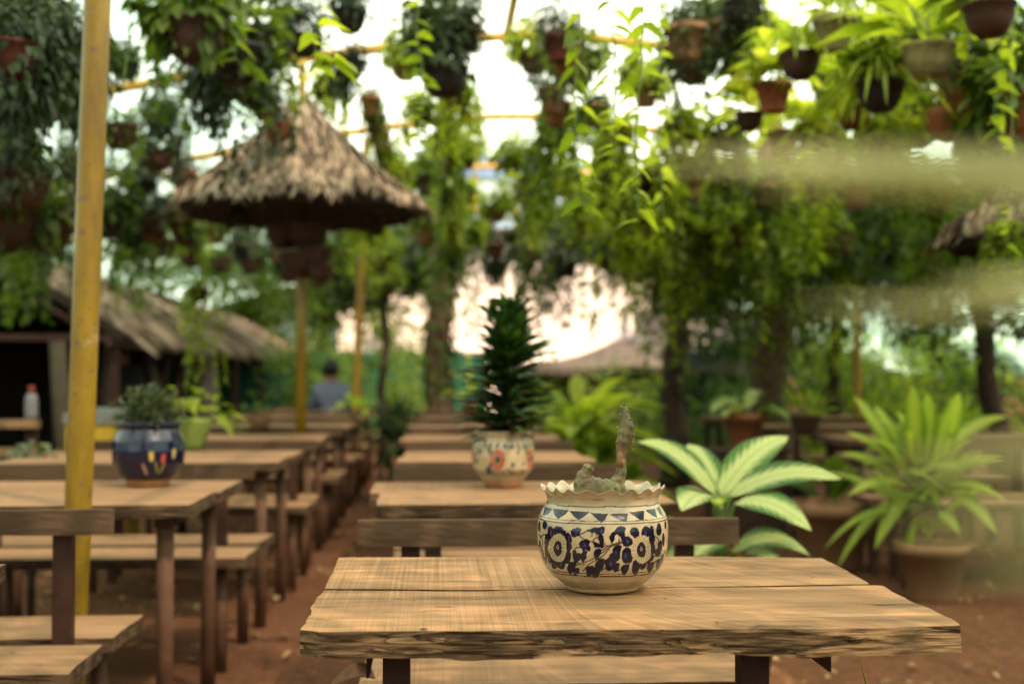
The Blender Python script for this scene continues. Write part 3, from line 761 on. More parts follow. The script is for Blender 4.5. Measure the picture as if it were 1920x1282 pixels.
def glaze(name, rough=.16, bmp=.0006):
    m, nt, n, b = newmat(name)
    at_ = nt.nodes.new('ShaderNodeAttribute'); at_.attribute_name = 'paint'
    v = mapping(nt, (1, 1, 1)); f = noise(nt, v, 26, 5, .6); g = noise(nt, v, 260, 3, .7)
    c = mix(nt, ramp(nt, f, [(.35, (.28,) * 3), (.6, (0,) * 3)]), at_.outputs['Color'], (.36, .24, .13), 'MULTIPLY')
    c = mix(nt, ramp(nt, g, [(.68, (0,) * 3), (.74, (.55,) * 3)]), c, (.16, .08, .04))
    L(nt, c, b.inputs['Base Color']); b.inputs['Roughness'].default_value = rough
    L(nt, ramp(nt, f, [(.3, (rough * .6,) * 3), (.7, (rough * 1.5,) * 3)]), b.inputs['Roughness'])
    b.inputs['Coat Weight'].default_value = .15; b.inputs['Coat Roughness'].default_value = .05
    bump(nt, b, noise(nt, v, 40, 3), .35, bmp); return m
GLAZE = glaze('painted_glaze')

def resample(prof, n):
    d = [0]
    for a, b_ in zip(prof, prof[1:]): d.append(d[-1] + math.dist(a, b_))
    out = []
    for s_ in np.linspace(0, d[-1], n): out.append((float(np.interp(s_, d, [p[0] for p in prof])), float(np.interp(s_, d, [p[1] for p in prof]))))
    # light smoothing
    for _ in range(2):
        out = [out[0]] + [tuple((out[i - 1][k] + 2 * out[i][k] + out[i + 1][k]) / 4 for k in (0, 1)) for i in range(1, len(out) - 1)] + [out[-1]]
    return out
def painted_pot(name, parent, prof, n_th, n_z, colfn, mat, fn=None):
    pr = resample(prof, n_z); b = MB(); b.lathe(pr, n_th, fn=fn)
    me = b.mesh(name, mat)
    V = np.array(b.v); ii = np.repeat(np.arange(len(pr)), n_th)
    C = colfn(V, ii, pr)
    ca = me.color_attributes.new('paint', 'FLOAT_COLOR', 'POINT')
    ca.data.foreach_set('color', np.concatenate([C, np.ones((len(C), 1))], 1).astype(np.float32).ravel())
    return link(name, me, parent)

hp = onz(1130, 1103, .7515); hp.z = .7515
t = thing('flower_pot', 'cream flower pot painted with navy flowers, ruffled rim, on the front table', 'flower pot', hp)
sc_ = hp.y / F_PX / 3.288      # metres per zoomed pixel
px = lambda y: (1213 - y) * sc_
prof = [(0, .004), (.058, .004), (.061, .0005), (.064, .0015), (.067, .0055), (.068, .009), (.074, .0135), (.0885, .0250), (.101, .0400), (.1105, .0580), (.1155, .078), (.1170, .1), (.1165, .118), (.1145, .1305), (.1115, .1395), (.1065, .1485), (.1020, .1555), (.0995, .1610), (.0990, .1655), (.1000, .172), (.1030, .179), (.1090, .1862), (.1110, .1880), (.1100, .1890), (.1040, .1835), (.0975, .176), (.0940, .168), (.0935, .16), (.098, .15), (.104, .14)]
prof = [(r, z * .965) for r, z in prof]
NP = 300
def ruf(r, z, th, i):
    k = max(0.0, min(1.0, (z - .164) / .017)) ** 1.3
    if z < .164: return r, z
    a = th * 20 + .8 * math.sin(th * 3 + 1) + .5 * math.sin(th * 5)
    return r + .0021 * k * math.sin(a + .9) , z + .0036 * k * math.cos(a) * (1 + .25 * math.sin(th * 4))
HPAT = hero_pattern()
def herocol(V, ii, pr):
    Wp = V + np.array(hp)
    rot = Wp.copy()
    back = (V[:, 1] > 0)                         # far half carries the same motif turned half round
    vv = V.copy(); vv[back, 0] *= -1; vv[back, 1] *= -1
    # motif flattened along the line of the front
    q = vv + np.array(hp) - np.array(CP)
    dd = q @ np.array(Fw); x = (q @ np.array(Rt)) / dd * F_PX + 960; y = 641 - (q @ np.array(Up)) / dd * F_PX
    X = np.clip((x - 960) * 3.288, 2, 1115).astype(int); Y = np.clip((y - 740) * 3.288, 2, 1297).astype(int)
    C = HPAT[Y, X].copy()
    z = V[:, 2]; th = np.arctan2(V[:, 1], V[:, 0])
    C[(z < .034) | (z > .1525)] = CREAM
    wob = .0005 * np.sin(th * 3) + .0003 * np.sin(th * 11)
    inner = ii > NP * .76
    for zz, w_ in ((.1549, .0011), (.1317, .0006), (.1272, .0011), (.0410, .0007), (.0365, .0012)):
        C[(np.abs(z - zz - wob) < w_ ) & ~inner] = INK
    foot = z < .0085; C[foot] = np.array((.50, .33, .19))
    rim = (z > .178); C[rim] = CREAM * .93
    dirt = inner & (z < .170); s_ = np.clip(np.sin(th * 7 + 2) * .5 + np.sin(th * 17) * .4 + .3, 0, 1)[:, None]
    C[dirt] = (C * (1 - .55 * s_) + np.array((.2, .1, .05)) * .55 * s_)[dirt]
    return C
painted_pot('pot', t, prof, 900, NP, herocol, GLAZE, ruf)
b = MB(); b.lathe([(0, .141), (.05, .143), (.1, .139)], 48, fn=lambda r, z, th, i: (r, z + .004 * math.sin(th * 5 + r * 90)))
b.build('soil', SOIL, KIDS[t][-1])
# the withered cactus: tubes fused by a voxel remesh
def zp(x, y, dy=0):     # zoomed pixel -> local point on the pot's middle plane
    p = atY(960 + x / 3.288, 740 + y / 3.288, hp.y + dy) - hp; return p
cm, nt_, n_, b_ = newmat('withered_cactus_skin')
v = mapping(nt_, (1, 1, .5)); f = noise(nt_, v, 38, 5, .65, .5); g = noise(nt_, mapping(nt_, (1, 1, .3)), 120, 4, .6)
c = ramp(nt_, f, [(.3, (.038, .04, .015)), (.5, (.11, .107, .04)), (.68, (.21, .19, .08))])
sx = nt_.nodes.new('ShaderNodeSeparateXYZ'); L(nt_, mapping(nt_, (1, 1, 1)), sx.inputs[0])
c = mix(nt_, ramp(nt_, noise(nt_, v, 21, 4, .7), [(.50, (0,) * 3), (.60, (.85,) * 3)]), c, (.16, .085, .04))
L(nt_, c, b_.inputs['Base Color']); b_.inputs['Roughness'].default_value = .6
bump(nt_, b_, math_(nt_, 'ADD', f, math_(nt_, 'MULTIPLY', g, .6)), .7, .002)
CACT = cm
b = MB()
def ctube(mb, pts, rad, lobes=3, amp=.3, n=24, seed=0, squash=(1, 1), ph=0):
    """ribbed stem through picture-plane points"""
    P_ = [np.array(p) for p in pts]; m_ = 8; path = []; rr = []
    for i in range(len(P_) - 1):
        for k in range(m_):
            q = k / m_; p0 = P_[max(i - 1, 0)]; p1 = P_[i]; p2 = P_[i + 1]; p3 = P_[min(i + 2, len(P_) - 1)]
            path.append(.5 * ((2 * p1) + (-p0 + p2) * q + (2 * p0 - 5 * p1 + 4 * p2 - p3) * q * q + (-p0 + 3 * p1 - 3 * p2 + p3) * q ** 3)); rr.append(rad[i] * (1 - q) + rad[i + 1] * q)
    path.append(P_[-1]); rr.append(rad[-1])
    V = []; F = []
    for i, p in enumerate(path):
        d = Vector(path[min(i + 1, len(path) - 1)] - path[max(i - 1, 0)]).normalized()
        a = (Vector((0, -1, 0)) - d * d.dot(Vector((0, -1, 0)))).normalized(); c_ = d.cross(a)
        for k in range(n):
            th = 2 * math.pi * k / n
            r = rr[i] * (1 + amp * math.cos(lobes * (th + ph + .25 * math.sin(i * .12))) + .05 * math.sin(i * .9 + seed) * math.sin(k * 1.57) + .05 * math.sin(i * .7 + seed))
            V.append(Vector(p) + a * (r * math.cos(th) * squash[0]) + c_ * (r * math.sin(th) * squash[1]))
    for i in range(len(path) - 1):
        for k in range(n): F.append((i * n + k, i * n + (k + 1) % n, (i + 1) * n + (k + 1) % n, (i + 1) * n + k))
    F.append(tuple(range(n))[::-1]); F.append(tuple((len(path) - 1) * n + k for k in range(n)))
    mb.add(V, F, 0, True)
K_ = sc_
ctube(b, [zp(655, 650), zp(648, 590), zp(652, 540), zp(668, 500), zp(678, 455), zp(676, 400), zp(680, 345), zp(690, 290), zp(700, 240), zp(706, 190), zp(700, 140), zp(694, 105), zp(690, 72)],
      [48 * K_, 45 * K_, 38 * K_, 31 * K_, 28 * K_, 27 * K_, 30 * K_, 41 * K_, 42 * K_, 36 * K_, 29 * K_, 26 * K_, 14 * K_], 3, .26)
ctube(b, [zp(470, 660), zp(455, 600), zp(448, 550), zp(452, 505), zp(464, 478)], [72 * K_, 72 * K_, 64 * K_, 54 * K_, 34 * K_], 4, .10, seed=2, squash=(.7, 1))
ctube(b, [zp(452, 500), zp(462, 474), zp(474, 450), zp(484, 432)], [30 * K_, 32 * K_, 36 * K_, 20 * K_], 5, .16, seed=3)
ctube(b, [zp(440, 620), zp(500, 590), zp(560, 585), zp(610, 572), zp(650, 550)], [80 * K_, 90 * K_, 78 * K_, 66 * K_, 56 * K_], 2, .12, seed=5, squash=(.6, 1))
ctube(b, [zp(470, 520), zp(510, 560), zp(550, 575)], [36 * K_, 44 * K_, 50 * K_], 3, .14, seed=6)
ctube(b, [zp(712, 150), zp(730, 195), zp(738, 235), zp(722, 285)], [15 * K_, 16 * K_, 15 * K_, 12 * K_], 3, .3, seed=7)
ctube(b, [zp(690, 470), zp(660, 520), zp(680, 570), zp(690, 620)], [18 * K_, 22 * K_, 24 * K_, 26 * K_], 2, .2, seed=8)
cact = thing('cactus', 'withered grey green cactus with one upright stem, growing in the navy flowered pot', 'cactus', hp)
st = b.build('stem', CACT, cact)
rm = st.modifiers.new('r', 'REMESH'); rm.mode = 'VOXEL'; rm.voxel_size = .0013; rm.use_smooth_shade = True
smm = st.modifiers.new('s', 'SMOOTH'); smm.iterations = 3; smm.factor = .5
tx = bpy.data.textures.new('wrinkle', 'CLOUDS'); tx.noise_scale = .012; tx.noise_depth = 3
dm = st.modifiers.new('d', 'DISPLACE'); dm.texture = tx; dm.strength = .0022; dm.mid_level = .5
b = MB()
for (x, y, ex, ey) in ((672, 82, -14, -6), (668, 120, -16, 4), (712, 100, 18, 8), (730, 150, 22, 10), (742, 200, 22, 14), (748, 245, 16, 16), (735, 290, 14, 12), (655, 200, -12, 8), (648, 290, -14, 6), (690, 160, 20, -2), (700, 205, 22, 4), (690, 66, 8, -10), (735, 330, 10, 10), (700, 240, 18, -4)):
    b.tube([zp(x, y, -.008), zp(x + ex * .6, y + ey * .6, -.010), zp(x + ex, y + ey, -.011)], [.0022, .0014, .0003], 5)
b.build('spines', CACT, cact)
SCAR = simple('brown_scar', (.38, .19, .10), .85, .55, 60, .002)
b = MB()
ctube(b, [zp(672, 350, -.0035), zp(668, 380, -.0065), zp(674, 420, -.0065), zp(678, 450, -.0035)], [12 * K_, 22 * K_, 22 * K_, 10 * K_], 2, .1, seed=4)
b.build('scar', SCAR, cact)

# --- pot of red flowers
p2 = onz(943, 911, .7505); p2.z = .7505
t = thing('flower_pot', 'cream pot painted with red flowers and blue sprigs on the second table', 'flower pot', p2)
r2 = 59 * p2.y / F_PX; h2 = 104 * p2.y / F_PX
prof2 = [(0, .002), (.60 * r2, .002), (.62 * r2, .01), (.63 * r2, .02 * 1), (.80 * r2, .13 * h2 + .018), (.95 * r2, .33 * h2), (r2, .55 * h2), (.97 * r2, .74 * h2), (.88 * r2, .87 * h2), (.85 * r2, .9 * h2), (.90 * r2, .93 * h2), (.93 * r2, .98 * h2), (.90 * r2, h2), (.82 * r2, .985 * h2), (.80 * r2, .9 * h2), (.86 * r2, .8 * h2)]
def col2(V, ii, pr):
    th = (np.arctan2(V[:, 1], V[:, 0]) + 2 * math.pi) % (2 * math.pi); z = V[:, 2] / h2
    im = np.zeros((200, 1200, 3)); im[:] = CREAM * 1.05
    rs = random.Random(4)
    for k in range(150):
        ell(im, rs.uniform(5, 1195), rs.uniform(48, 150), rs.uniform(4, 9), rs.uniform(6, 12), rs.choice([NAVY * 2, NAVY * 1.4, (.03, .05, .14), (.45, .33, .08)]), rs.uniform(0, 90))
    c0 = (math.degrees(-math.pi / 2 - .22) % 360) / 360 * 1200
    for k in range(5):
        cx = (c0 + k * 240) % 1200
        ell(im, cx, 98, 46, 38, CREAM)
        for q in range(10):
            a = q * .628; ell(im, cx + 34 * math.cos(a), 98 + 27 * math.sin(a), 11, 9, (.55, .07, .03))
        ell(im, cx, 98, 26, 20, CREAM)
        for q in range(7):
            a = q * .9; ell(im, cx + 14 * math.cos(a), 98 + 11 * math.sin(a), 5, 5, NAVY)
        ell(im, cx, 98, 7, 6, NAVY)
    for x in range(20, 1200, 44): ell(im, x, 48, 7, 11, NAVY, 30)
    X = (th / (2 * math.pi) * 1199).astype(int); Y = np.clip((1 - z) * 200, 0, 199).astype(int)
    C = im[Y, X]; C[(z < .22) | (z > .86)] = CREAM; C[z < .11] = (.36, .15, .07); C[ii > 150 * .80] = CREAM * .9
    for zz in (.24, .85): C[(np.abs(z - zz) < .01)] = INK
    return C
painted_pot('pot', t, prof2, 400, 150, col2, GLAZE)
b = MB(); b.lathe([(0, .9 * h2), (.81 * r2, .9 * h2)], 32); b.build('soil', SOIL, KIDS[t][-1])
# conical plant
t = thing('conical_plant', 'dark green conical plant of pointed leaves in the pot with red flowers', 'plant', p2 + Vector((0, 0, .9 * h2)))
P = []; D = []; Lg = []; hh = 0.44
for k in range(380):
    u = k / 380; z = .0 + hh * u; a = k * 2.39996; rr = .012
    a += rnd.uniform(-.5, .5); e = .15 + 1.05 * u ** 2.2 + rnd.uniform(-.22, .22)
    P.append((math.cos(a) * rr + .03 * u, math.sin(a) * rr, z - .01)); D.append((math.cos(a) * math.cos(e), math.sin(a) * math.cos(e), math.sin(e) + .1))
    Lg.append((.20 if u < .5 else .20 - .21 * (u - .5)) * rnd.uniform(.55, 1.2) * (.8 if u < .06 else 1))
for k in range(90):
    u = rnd.random() ** .8; a = rnd.random() * 6.28; rr = .055 * rnd.random()
    P.append((math.cos(a) * rr, math.sin(a) * rr, hh * u)); D.append((math.cos(a), math.sin(a), .5 + u)); Lg.append(.07 * rnd.uniform(.8, 1.2))
link('foliage', leafmesh('foliage', [leaves(P, D, np.array(Lg), .030, 'lance', .12 + .15 * npr.rand(len(P)), .2)], LM['cone']), t)
b = MB(); b.tube([(0, 0, -.03), (.004, 0, .2), (0, .003, hh)], [.014, .012, .008], 8); b.build('stem', BARKD, t)

# --- blue pot
p3 = onz(278, 910, .7505); p3.z = .7505; p3.y += 0
t = thing('flower_pot', 'glossy dark blue round pot with small yellow and red tulips, on the left row', 'flower pot', p3)
r3 = 66 * p3.y / F_PX; h3 = 117 * p3.y / F_PX
prof3 = [(0, .002), (.56 * r3, .002), (.60 * r3, .012), (.62 * r3, .02), (.82 * r3, .17 * h3), (.96 * r3, .36 * h3), (r3, .55 * h3), (.96 * r3, .72 * h3), (.84 * r3, .86 * h3), (.80 * r3, .9 * h3), (.86 * r3, .93 * h3), (.89 * r3, .96 * h3), (.88 * r3, 1.0 * h3), (.78 * r3, .99 * h3), (.74 * r3, .9 * h3), (.8 * r3, .8 * h3)]
def col3(V, ii, pr):
    th = (np.arctan2(V[:, 1], V[:, 0]) + 2 * math.pi) % (2 * math.pi); z = V[:, 2] / h3
    im = np.zeros((200, 1200, 3)); im[:] = (.003, .0045, .026)
    c0 = (math.degrees(-math.pi / 2 + .55) % 360) / 360 * 1200
    for k in range(3):
        c = (c0 + k * 400) % 1200
        for dx, y, cl in ((-50, 104, (.50, .36, .08)), (14, 112, (.45, .07, .03)), (78, 98, (.42, .33, .10))):
            x = (c + dx) % 1200
            ell(im, x, y, 11, 13, cl); ell(im, x - 8, y - 8, 4, 9, cl, -10); ell(im, x + 8, y - 8, 4, 9, cl, 10); ell(im, x, y - 10, 4, 8, cl)
        for dx, y, ro, cl in ((-85, 140, -35, (.42, .25, .18)), (-20, 138, -30, (.22, .2, .06)), (12, 140, 35, (.22, .2, .06))): ell(im, (c + dx) % 1200, y, 6, 22, cl, ro)
    X = (th / (2 * math.pi) * 1199).astype(int); Y = np.clip((1 - z) * 200, 0, 199).astype(int)
    C = im[Y, X]; C[z < .115] = (.40, .21, .09); return C
painted_pot('pot', t, prof3, 400, 150, col3, glaze('blue_glaze', .12))
b = MB(); b.lathe([(0, .9 * h3), (.75 * r3, .9 * h3)], 32); b.build('soil', SOIL, KIDS[t][-1])
t = thing('succulent', 'grey green small-leaved succulent growing in the dark blue pot', 'plant', p3 + Vector((0, 0, .9 * h3)))
link('foliage', f_ball(900, .105, .06, .03, .015, 'grey', (1.15, 1, .65), -.4, 'oval', 20), t)

# --- generic tabletop / floor planters
def planter(px_, py_, z, pot, kind, s, potlabel, plabel, fol_me, fs=1.0, name='potted_plant', Yf=None, rz=0, group=None):
    p = onz(px_, py_, z) if Yf is None else atY(px_, py_, Yf)
    if Yf is not None: p.z = z
    h = {'bowl': .12, 'taper': .15, 'round': .14}[kind]
    t = thing('flower_pot', potlabel, 'flower pot', p + Vector((0, 0, .0 + h * s)), rnd.random() * 6, None, s)
    link('pot', POTM[pot, kind], t); link('soil', SOILM, KIDS[t][-1])
    t2 = thing(name, plabel, 'plant', p + Vector((0, 0, (h - .022) * s)), rz, group, fs)
    link('foliage', fol_me, t2); return t2
GREENP = simple('pale_green_glaze', (.17, .23, .055), .3, .2, 7)
for kk in ('round',): POTM['green', kk] = potmesh(GREENP, kk)
b = MB(); b.lathe([(0, -.15), (.062, -.15), (.066, -.125), (.09, -.06), (.1, .0), (.1, .012), (.09, .012), (.088, -.02)], 28); POTM['green', 'taper'] = b.mesh('pot', GREENP)
planter(360, 842, .75, 'green', 'taper', .99, 'pale green pot on the left-row table behind the blue pot', 'bright leafy plant spilling over the pale green pot', f_broad(22, .17, .06, 'bright', 'oval', .8), 1.15)
planter(487, 808, .75, 'dusty', 'round', .72, 'small rounded tan clay pot on the third left-row table', 'short green plant in the small tan clay pot', f_broad(14, .16, .06, 'mid', 'oval', .7), 1.0)
planter(664, 786, .75, 'pale', 'bowl', .6, 'pale low bowl on the far left-row table by the leaning post', 'whitish green variegated plant at the foot of the leaning post', f_broad(26, .2, .07, 'yellow', 'oval', .6), .9)
planter(880, 786, .75, 'terr', 'taper', .8, 'terracotta pot beside the ivy-covered trunk, left of the conical plant', 'yellow leaved plant in the terracotta pot by the ivy-covered trunk', f_broad(24, .2, .05, 'yellow', 'oval', .5, .2), 1.1, Yf=11.6)
planter(1510, 826, .75, 'brown', 'bowl', .95, 'dark brown bowl on the right-hand row table', 'small bright fern in the dark brown bowl on the right-hand row', f_broad(26, .22, .03, 'bright', 'lance', .3), 1.0, Yf=8.2)
planter(1395, 790, .62, 'terr', 'taper', 1.5, 'rusty terracotta pot under the variegated plant left of the thick trunk', 'variegated plant with pale drooping leaves, left of the thick trunk', f_broad(11, .42, .16, 'dief', 'big', .7), 1.0, Yf=9)
# stand for it
t = thing('pot_stand', 'low dark brick stand under the rusty terracotta pot', 'stand', (atY(1395, 790, 9).x, 9, 0))
b = MB(); b.box((0, 0, .3), (.5, .4, .60)); b.box((0, 0, .61), (.56, .46, .018)); b.build('block', BROWNP, t)
planter(1557, 1045, 0, 'dusty', 'taper', 2.45, 'terracotta floor pot between the cream-leaved plant and the big yellow-green plant', 'pale leaved seedling in the terracotta floor pot', f_broad(9, .3, .12, 'mid', 'big', .4, .15), 1.0, Yf=7.4)
planter(1748, 1120, 0, 'dusty', 'taper', 1.82, 'large dusty terracotta floor pot holding the yellow-green plant', 'shoot at the foot of the yellow-green plant', f_broad(5, .16, .05, 'bright', 'big', .4, .1), 1.0, Yf=6.35)

# --- the two foreground foliage plants, leaf by leaf
def leafplant(label, base, lv, mat, stem_r, group=None, name='broadleaf_plant', Wk=1, stems=((0, 0),), hstem=.4, Lseg='big'):
    """lv: list of (base px,py, tip px,py, depth at base, depth at tip, width m, droop)"""
    t = thing(name, label, 'plant', base)
    P = []; D = []; Ls = []; Ws = []; Dr = []; b = MB()
    for (bx, by, tx_, ty, d0, d1, w_, dr) in lv:
        dr += .20
        a = atY(bx, by, d0); c = atY(tx_, ty, d1); ln = (c - a).length
        c2 = c + Vector((0, 0, dr * ln)); v_ = c2 - a
        P.append(a - base); D.append(v_); Ls.append(v_.length); Ws.append(w_ * (1.22 if mat == 'dief' else 1.0)); Dr.append(dr * ln / v_.length)
        m_ = Vector((base.x, base.y, base.z)); 
        s0 = Vector((0, 0, hstem * .35)); e0 = a - base
        b.tube([s0 + (e0 - s0) * q + Vector((0, 0, .05 * math.sin(q * 3.14))) for q in (0, .3, .6, .85, 1)], [stem_r, stem_r * .8, stem_r * .6, stem_r * .45, stem_r * .3], 6)
    toc = (CP - (base + Vector((0, 0, .6)))).normalized()
    blk = leaves(P, D, np.array(Ls), np.array(Ws), Lseg, np.array(Dr), .06, .012, upv=np.array((toc.x * .55, toc.y * .55, 1)))
    V, F, UV = blk
    for i in range(len(P)):           # one mesh per leaf
        K3 = len(PROF[Lseg]) * 3; nf = (len(PROF[Lseg]) - 1) * 2
        me = leafmesh('leaf', [(V[i * K3:(i + 1) * K3], F[i * nf:(i + 1) * nf] - i * K3, UV[i * nf * 4:(i + 1) * nf * 4])], LM[mat])
        o = link('leaf', me, t); sb = o.modifiers.new('s', 'SUBSURF'); sb.levels = 2; sb.render_levels = 2
    b.build('stem', STEMG, t)
    return t
STEMG = simple('green_stem', (.14, .22, .06), .5, .4, 20)
base = Vector((atY(1345, 1200, 4.15).x, 4.15, .26))
lv = [(1352, 925, 1478, 818, 4.15, 4.3, .115, .22), (1340, 925, 1195, 828, 4.1, 4.2, .075, .45), (1345, 920, 1290, 832, 4.3, 4.5, .09, .1),
      (1370, 930, 1578, 898, 4.1, 3.95, .115, .30), (1380, 942, 1522, 995, 4.05, 3.8, .105, .28), (1352, 950, 1280, 912, 4.0, 3.9, .01, .2),
      (1345, 945, 1278, 958, 3.95, 3.6, .12, .2), (1372, 1035, 1520, 1042, 4.1, 3.95, .09, .6), (1400, 1035, 1470, 1075, 4.1, 3.9, .07, .3), (1340, 1050, 1245, 1062, 4.1, 3.9, .11, .3),
      (1355, 935, 1420, 850, 4.35, 4.6, .09, .1), (1350, 1010, 1290, 1045, 4.0, 3.9, .10, .2)]
leafplant('cream and green variegated plant with broad leaves behind the right end of the front table', base, lv, 'dief', .014, hstem=.5)
t = thing('flower_pot', 'clay pot hidden behind the front table under the cream-leaved plant', 'flower pot', base + Vector((0, 0, .03)), 0, None, 2.0); link('pot', POTM['dusty', 'taper'], t); link('soil', SOILM, KIDS[t][-1])
b2 = Vector((atY(1748, 1120, 6.35).x, 6.35, .25)); lv = []
for (x0, y0, x1, y1, w_, dr) in ((1690, 880, 1600, 742, .09, .1), (1700, 880, 1640, 760, .08, .1), (1720, 870, 1710, 722, .10, .02), (1740, 870, 1740, 735, .09, .02), (1770, 860, 1800, 735, .11, .02), (1775, 840, 1890, 780, .10, .18),
        (1740, 900, 1850, 870, .08, .2), (1700, 890, 1585, 810, .08, .15), (1690, 900, 1575, 850, .08, .2), (1700, 910, 1590, 930, .09, .35), (1710, 920, 1640, 1030, .10, .3), (1680, 940, 1570, 1065, .08, .35),
        (1690, 960, 1545, 1030, .06, .5), (1780, 910, 1890, 945, .08, .4), (1790, 930, 1870, 1000, .09, .35), (1760, 960, 1800, 1000, .07, .3), (1720, 970, 1700, 1080, .08, .4), (1760, 880, 1830, 800, .08, .1),
        (1730, 860, 1680, 770, .08, .05), (1750, 880, 1780, 770, .09, .05), (1700, 870, 1620, 870, .07, .3), (1780, 890, 1885, 860, .07, .2), (1735, 950, 1690, 985, .08, .35), (1770, 980, 1740, 1010, .06, .1), (1710, 930, 1650, 960, .08, .2), (1752, 900, 1760, 800, .09, .0)):
    q = rnd.uniform(-.25, .2); lv.append((x0, y0, x1, y1, 6.35 + q * .3, 6.35 + q, w_ * 1.12, dr))
for k in range(34):
    a = rnd.uniform(-1.35, 1.35); ln = rnd.uniform(70, 150); bx = 1735 + rnd.uniform(-45, 45); by = rnd.uniform(850, 980)
    tx_, ty = bx + ln * math.sin(a) * 1.1, by - ln * math.cos(a) * .85
    lv.append((bx, by, tx_, ty, 6.35 + rnd.uniform(-.1, .1), 6.35 + rnd.uniform(-.35, .3), rnd.uniform(.05, .08), rnd.uniform(.05, .35)))
leafplant('large yellow-green bushy plant rising from the dusty terracotta floor pot on the right', b2, lv, 'dief2', .012, hstem=.6)
# yellow-green bush behind the row of tables
p = atY(1092, 800, 9.2); t = thing('bush', 'sunlit yellow-green bush to the right of the conical plant', 'plant', (p.x, 9.2, .2))
link('foliage', f_broad(150, .72, .13, 'yellow', 'big', .45, .55), t); b = MB(); b.tube([(0, 0, -.2), (0, 0, .25)], .03, 8); b.build('stem', STEMG, t)
p = atY(1150, 850, 8.3); t = thing('bush', 'darker green bush below the sunlit yellow-green bush', 'plant', (p.x, 8.3, .1))
link('foliage', f_broad(60, .4, .08, 'mid', 'big', .5, .3), t); b = MB(); b.tube([(0, 0, -.1), (0, 0, .3)], .025, 8); b.build('stem', STEMG, t)
p = atY(1215, 905, 6.0); t = thing('sprout', 'two green blades standing right of the navy flowered pot, behind it', 'plant', (p.x - .12, 6, 0))
link('foliage', leafmesh('foliage', [leaves([(0, 0, 0), (.02, 0, .0), (-.02, 0, .0)], [(.22, 0, 1), (.34, .1, 1), (-.1, .1, 1)], np.array([.72, .78, .66]), np.array([.06, .06, .05]), 'lance', .3)], LM['bright']), t)
p = atY(750, 800, 11.8); t = thing('bush', 'dark round bush at the end of the aisle, left of the ivy-covered trunk', 'plant', (p.x, 11.8, .3))
link('foliage', f_ball(900, .34, .25, .07, .035, 'dark', (1, 1, 1.1), .1, 'oval', 14), t); b = MB(); b.tube([(0, 0, -.3), (0, 0, .2)], .03, 8); b.build('stem', BARKD, t)
p = atY(60, 880, 6.2); t = thing('bush', 'pale grey-green strap-leaved plant between the tables at the left edge', 'plant', (p.x, 6.2, .62))
link('foliage', f_broad(60, .26, .04, 'grey', 'big', .9), t); b = MB(); b.tube([(0, 0, -.62), (0, 0, .1)], .02, 8); b.build('stem', BARKD, t)
# blade at the bottom right, near the table
p = atY(1665, 1330, 2.2); t = thing('blade_plant', 'narrow dark green blades poking up at the lower right edge below the table', 'plant', (p.x, p.y, 0))
q = atY(1612, 1235, 2.25) - Vector((p.x, p.y, 0)); q2 = atY(1655, 1258, 2.2) - Vector((p.x, p.y, 0)); q3 = atY(1480, 1250, 2.9) - Vector((p.x, p.y, 0))
P = [(0.02, 0, .35), (.03, 0, .3), (.25, .2, .05)]; D = [np.array(q) - P[0], np.array(q2) - P[1], (.1, .1, .35)]
link('leaf', leafmesh('leaf', [leaves(P, D, np.array([np.linalg.norm(D[0]), np.linalg.norm(D[1]), .4]), np.array([.022, .008, .02]), 'blade', .02, .25)], LM['mid']), t)
b = MB(); b.tube([(.02, 0, 0), (.02, 0, .2), (.022, 0, .36)], .006, 6); b.build('stem', STEMG, t)
# curled dead leaf on the ground by the front bench
p = atY(640, 1262, 2.75); t_ = link('dead_leaf', leafmesh('dead_leaf', [leaves([(.14, 0, -.015), (.13, .01, -.01)], [(-.9, -.2, .35), (-.7, .2, .7)], np.array([.11, .07]), np.array([.06, .045]), 'big', .45, .35)], DRY)); t_.location = (p.x - .07, 2.8, p.z - .01)
t_.data.materials[0] = simple('curled_dead_leaf', (.20, .105, .06), .9, .5, 30, 0, .05)
tag(t_, 'large curled dry leaf caught at the left end of the nearest bench seat', 'leaf')

